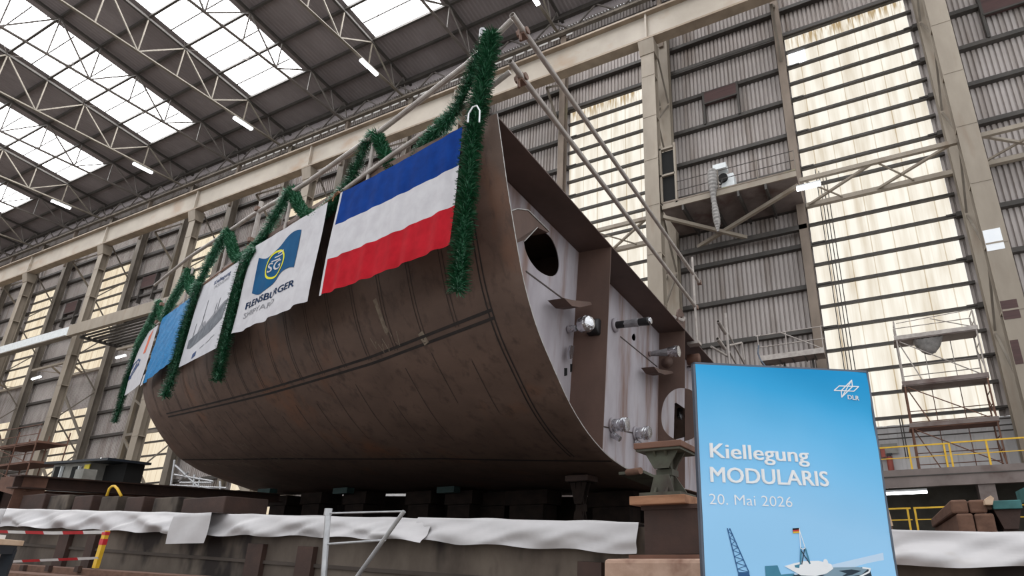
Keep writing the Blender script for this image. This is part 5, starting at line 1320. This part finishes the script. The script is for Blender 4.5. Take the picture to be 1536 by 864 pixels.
ad = nt.nodes.new('ShaderNodeMath'); ad.operation = 'MULTIPLY_ADD'; nt.links.new(sx.outputs[0], ad.inputs[0]); ad.inputs[1].default_value = .10; nt.links.new(sx.outputs[1], ad.inputs[2])
a2 = nt.nodes.new('ShaderNodeMath'); a2.operation = 'MULTIPLY_ADD'; nt.links.new(nz.outputs[0], a2.inputs[0]); a2.inputs[1].default_value = .10; nt.links.new(ad.outputs[0], a2.inputs[2])
cr = nt.nodes.new('ShaderNodeValToRGB'); nt.links.new(a2.outputs[0], cr.inputs[0])
el = cr.color_ramp.elements; el[0].position = .60; el[0].color = lin(160, 214, 254); el[1].position = 1.1 if False else 1.0; el[1].color = lin(36, 156, 218)
e2 = el.new(.80); e2.color = lin(116, 198, 248); e3 = el.new(.92); e3.color = lin(64, 174, 232)
mp = nt.nodes.new('ShaderNodeMapRange'); mp.inputs['From Min'].default_value = 0; mp.inputs['From Max'].default_value = 1.12; nt.links.new(a2.outputs[0], mp.inputs[0]); nt.links.new(mp.outputs[0], cr.inputs[0])
nt.links.new(cr.outputs[0], bs.inputs['Base Color']); me.materials.clear(); me.materials.append(pm)
# frame
fb = MB(); 
for (u0, v0, u1, v1) in ((-.012, -.012, 0, PHT), (PWD, -.012, PWD+.012, PHT), (-.012, -.012, PWD+.012, 0), (-.012, PHT-.012, PWD+.012, PHT)):
    fb.hexa([pp(u0, v0, -.03), pp(u1, v0, -.03), pp(u1, v0, .012), pp(u0, v0, .012), pp(u0, v1, -.03), pp(u1, v1, -.03), pp(u1, v1, .012), pp(u0, v1, .012)])
    fb.build('frame_profile', M['frameal'], t); fb = MB()
MB().hexa([pp(0, 0, -.02), pp(PWD, 0, -.02), pp(PWD, 0, -.015), pp(0, 0, -.015), pp(0, PHT, -.02), pp(PWD, PHT, -.02), pp(PWD, PHT, -.015), pp(0, PHT, -.015)]).build('back_panel', M['frameal'], t)
def surf_p(u, v, out=.0025): return pp(u, v, .012+prip(u, v)+out)
def ptext(txt, pl, pr, h_px, bold, nm):
    a_, b_ = puv(pl), puv(pr); c_ = puv((pl[0], pl[1]-h_px)); h_ = a_[1]-c_[1]; sl = (b_[1]-a_[1])/(b_[0]-a_[0])
    return put_text(lambda x, y, o=0: surf_p(x, y+sl*(x-a_[0]), .0025+o), txt, a_[0], a_[1], h_, bold, b_[0]-a_[0]).build(nm, M['white'], t)
ptext('Kiellegung', (1064, 686.5), (1212.5, 694), 22.5, .020, 'headline')
ptext('MODULARIS', (1064.5, 723), (1241.5, 730), 23.5, .022, 'headline')
ptext('20. Mai 2026', (1063, 756.5), (1187, 761), 16.5, -.006, 'date_lettering')
ptext('DLR', (1270, 599.5), (1287, 601.5), 6.6, .02, 'logo_lettering')
def pstroke(pts, wd, m, nm, closed=False, out=.0025):
    mb = MB(); Q = [puv(p) for p in pts]; prs = list(zip(Q, Q[1:]+(Q[:1] if closed else [])))
    for a_, b_ in prs if closed else prs[:len(Q)-1]:
        d_ = (b_-a_)/np.linalg.norm(b_-a_); n_ = np.array([-d_[1], d_[0]])*wd/2; a2_, b2_ = a_-d_*wd*.35, b_+d_*wd*.35
        mb.poly([surf_p(*(a2_+n_), out), surf_p(*(b2_+n_), out), surf_p(*(b2_-n_), out), surf_p(*(a2_-n_), out)])
    return mb.build(nm, M[m], t)
# angular star-like emblem, seen above the three letters
pstroke([(1249.5, 586.5), (1256.5, 580), (1285.5, 581), (1278.5, 587.8)], .006, 'white', 'logo_emblem', True)
pstroke([(1275, 571.5), (1261, 596.5), (1259.8, 587), (1274, 572.5)], .006, 'white', 'logo_emblem', False)
pstroke([(1275, 571.5), (1276.2, 581), (1261.5, 596)], .006, 'white', 'logo_emblem', False)
def ppoly(pts, m, nm, out=.002): return MB().poly([surf_p(*puv(p), out) for p in pts]).build(nm, M[m], t)
M['pale_sea'] = mat('pale_printed_water', lin(206, 230, 252), lin(198, 224, 250), .7)
M['pteal'] = mat('printed_teal', lin(70, 140, 168), lin(56, 122, 150), .7); M['pdark'] = mat('printed_dark_hull', lin(34, 58, 76), lin(26, 46, 62), .7); M['pdeck'] = mat('printed_grey_deck', lin(140, 168, 186), lin(126, 154, 172), .7)
M['pblue'] = mat('printed_deep_blue', lin(40, 96, 150), lin(34, 84, 134), .7)
ppoly([(1250, 846), (1323, 829), (1340, 990), (1042, 990), (1042, 875), (1180, 862)], 'pale_sea', 'printed_water', .001)
ppoly([(1225, 853), (1262, 851), (1292, 851), (1303, 855), (1307, 870), (1290, 990), (1110, 990), (1130, 880)], 'pdark', 'printed_hull', .0015)
ppoly([(1226, 854), (1250, 851), (1285, 850.5), (1300, 853), (1290, 862), (1260, 866), (1225, 866)], 'pdeck', 'printed_deck', .002)
pstroke([(1292, 851.5), (1303, 853), (1301, 858), (1285, 866)], .008, 'white', 'printed_bulwark', out=.003)
ppoly([(1256, 856), (1275, 854), (1290, 856), (1276, 862), (1258, 866), (1268, 860)], 'pdark', 'printed_hatch', .003)
ppoly([(1175, 849), (1189, 845), (1204, 841.5), (1226, 841), (1245, 846), (1248, 853), (1238, 860), (1222, 864), (1200, 863)], 'white', 'printed_bridge_roof', .0035)
ppoly([(1189, 862), (1230, 863), (1226, 880), (1190, 880)], 'pdark', 'printed_bridge_windows', .003)
c_ = puv((1236.5, 844)); MB().poly([surf_p(c_[0]+.014*math.cos(q), c_[1]+.018*math.sin(q), .0045) for q in np.linspace(0, 6.28, 17)[:-1]]).build('printed_dome', M['white'], t)
ppoly([(1190, 848), (1198, 846), (1197, 852), (1191, 851)], 'pteal', 'printed_hatch', .0045)
pstroke([(1197, 793), (1199, 822), (1202, 824), (1206, 822), (1197, 795)], .004, 'white', 'printed_mast', out=.0045)
pstroke([(1200, 822), (1199, 846)], .008, 'pteal', 'printed_mast', out=.004); pstroke([(1206, 822), (1213, 845)], .008, 'pteal', 'printed_mast', out=.004); pstroke([(1200, 826), (1212, 844)], .005, 'pdark', 'printed_mast', out=.0042); pstroke([(1205, 824), (1201, 846)], .005, 'pdark', 'printed_mast', out=.0042)
for k_, (y0, y1, cm) in enumerate(((792, 794.6, 'black'), (794.6, 797, 'red'), (797, 799.4, 'yellow'))): ppoly([(1187+k_*.3, y0+.6), (1197, y0), (1197, y1), (1187+k_*.3, y1+.6)], cm, 'printed_flag', .004)
ppoly([(1146, 849), (1165, 848), (1171, 864), (1171, 872), (1148, 872)], 'pteal', 'printed_container', .002)
ppoly([(1166, 862), (1190, 860), (1190, 866), (1168, 868)], 'pteal', 'printed_container', .0018)
for a_, b_ in (((1089.5, 793), (1106, 858)), ((1093, 793), (1122, 858))): pstroke([a_, b_], .005, 'pblue', 'printed_crane_jib', out=.003)
zz = []
for i in range(15):
    q = i/14; a_ = (1089.5+(1106-1089.5)*q, 793+65*q); b_ = (1093+(1122-1093)*q, 793+65*q); zz.append(a_ if i % 2 else b_)
pstroke(zz, .003, 'pblue', 'printed_crane_jib', out=.003)
ppoly([(1106, 858), (1122, 858), (1128, 880), (1106, 880)], 'pblue', 'printed_crane_jib', .003)
# ================================================================== CAMERA / LIGHT / COLOUR
cam = bpy.data.cameras.new('camera'); co = bpy.data.objects.new('camera', cam); COL.objects.link(co); SC.camera = co
cam.sensor_width = 36; cam.sensor_fit = 'HORIZONTAL'; cam.lens = F/1536*36
cam.shift_x = -(CX-768)/1536; cam.shift_y = (CY-432)/1536; cam.clip_end = 500; cam.clip_start = .05
mx = Matrix.Identity(4)
for i in range(3):
    mx[i][0] = RM[i][0]; mx[i][1] = -RM[i][1]; mx[i][2] = -RM[i][2]; mx[i][3] = EYE[i]
co.matrix_world = mx
w = bpy.data.worlds.new('world'); SC.world = w; w.use_nodes = True
w.node_tree.nodes['Background'].inputs[0].default_value = (.95, .98, 1, 1); w.node_tree.nodes['Background'].inputs[1].default_value = 1.3
SC.view_settings.view_transform = 'Standard'; SC.view_settings.look = 'None'; SC.view_settings.exposure = 0; SC.view_settings.gamma = 1
SC.view_settings.use_curve_mapping = False
SC.cycles.use_denoising = True
SC.cycles.max_bounces = 6; SC.cycles.diffuse_bounces = 4; SC.cycles.sample_clamp_indirect = 6
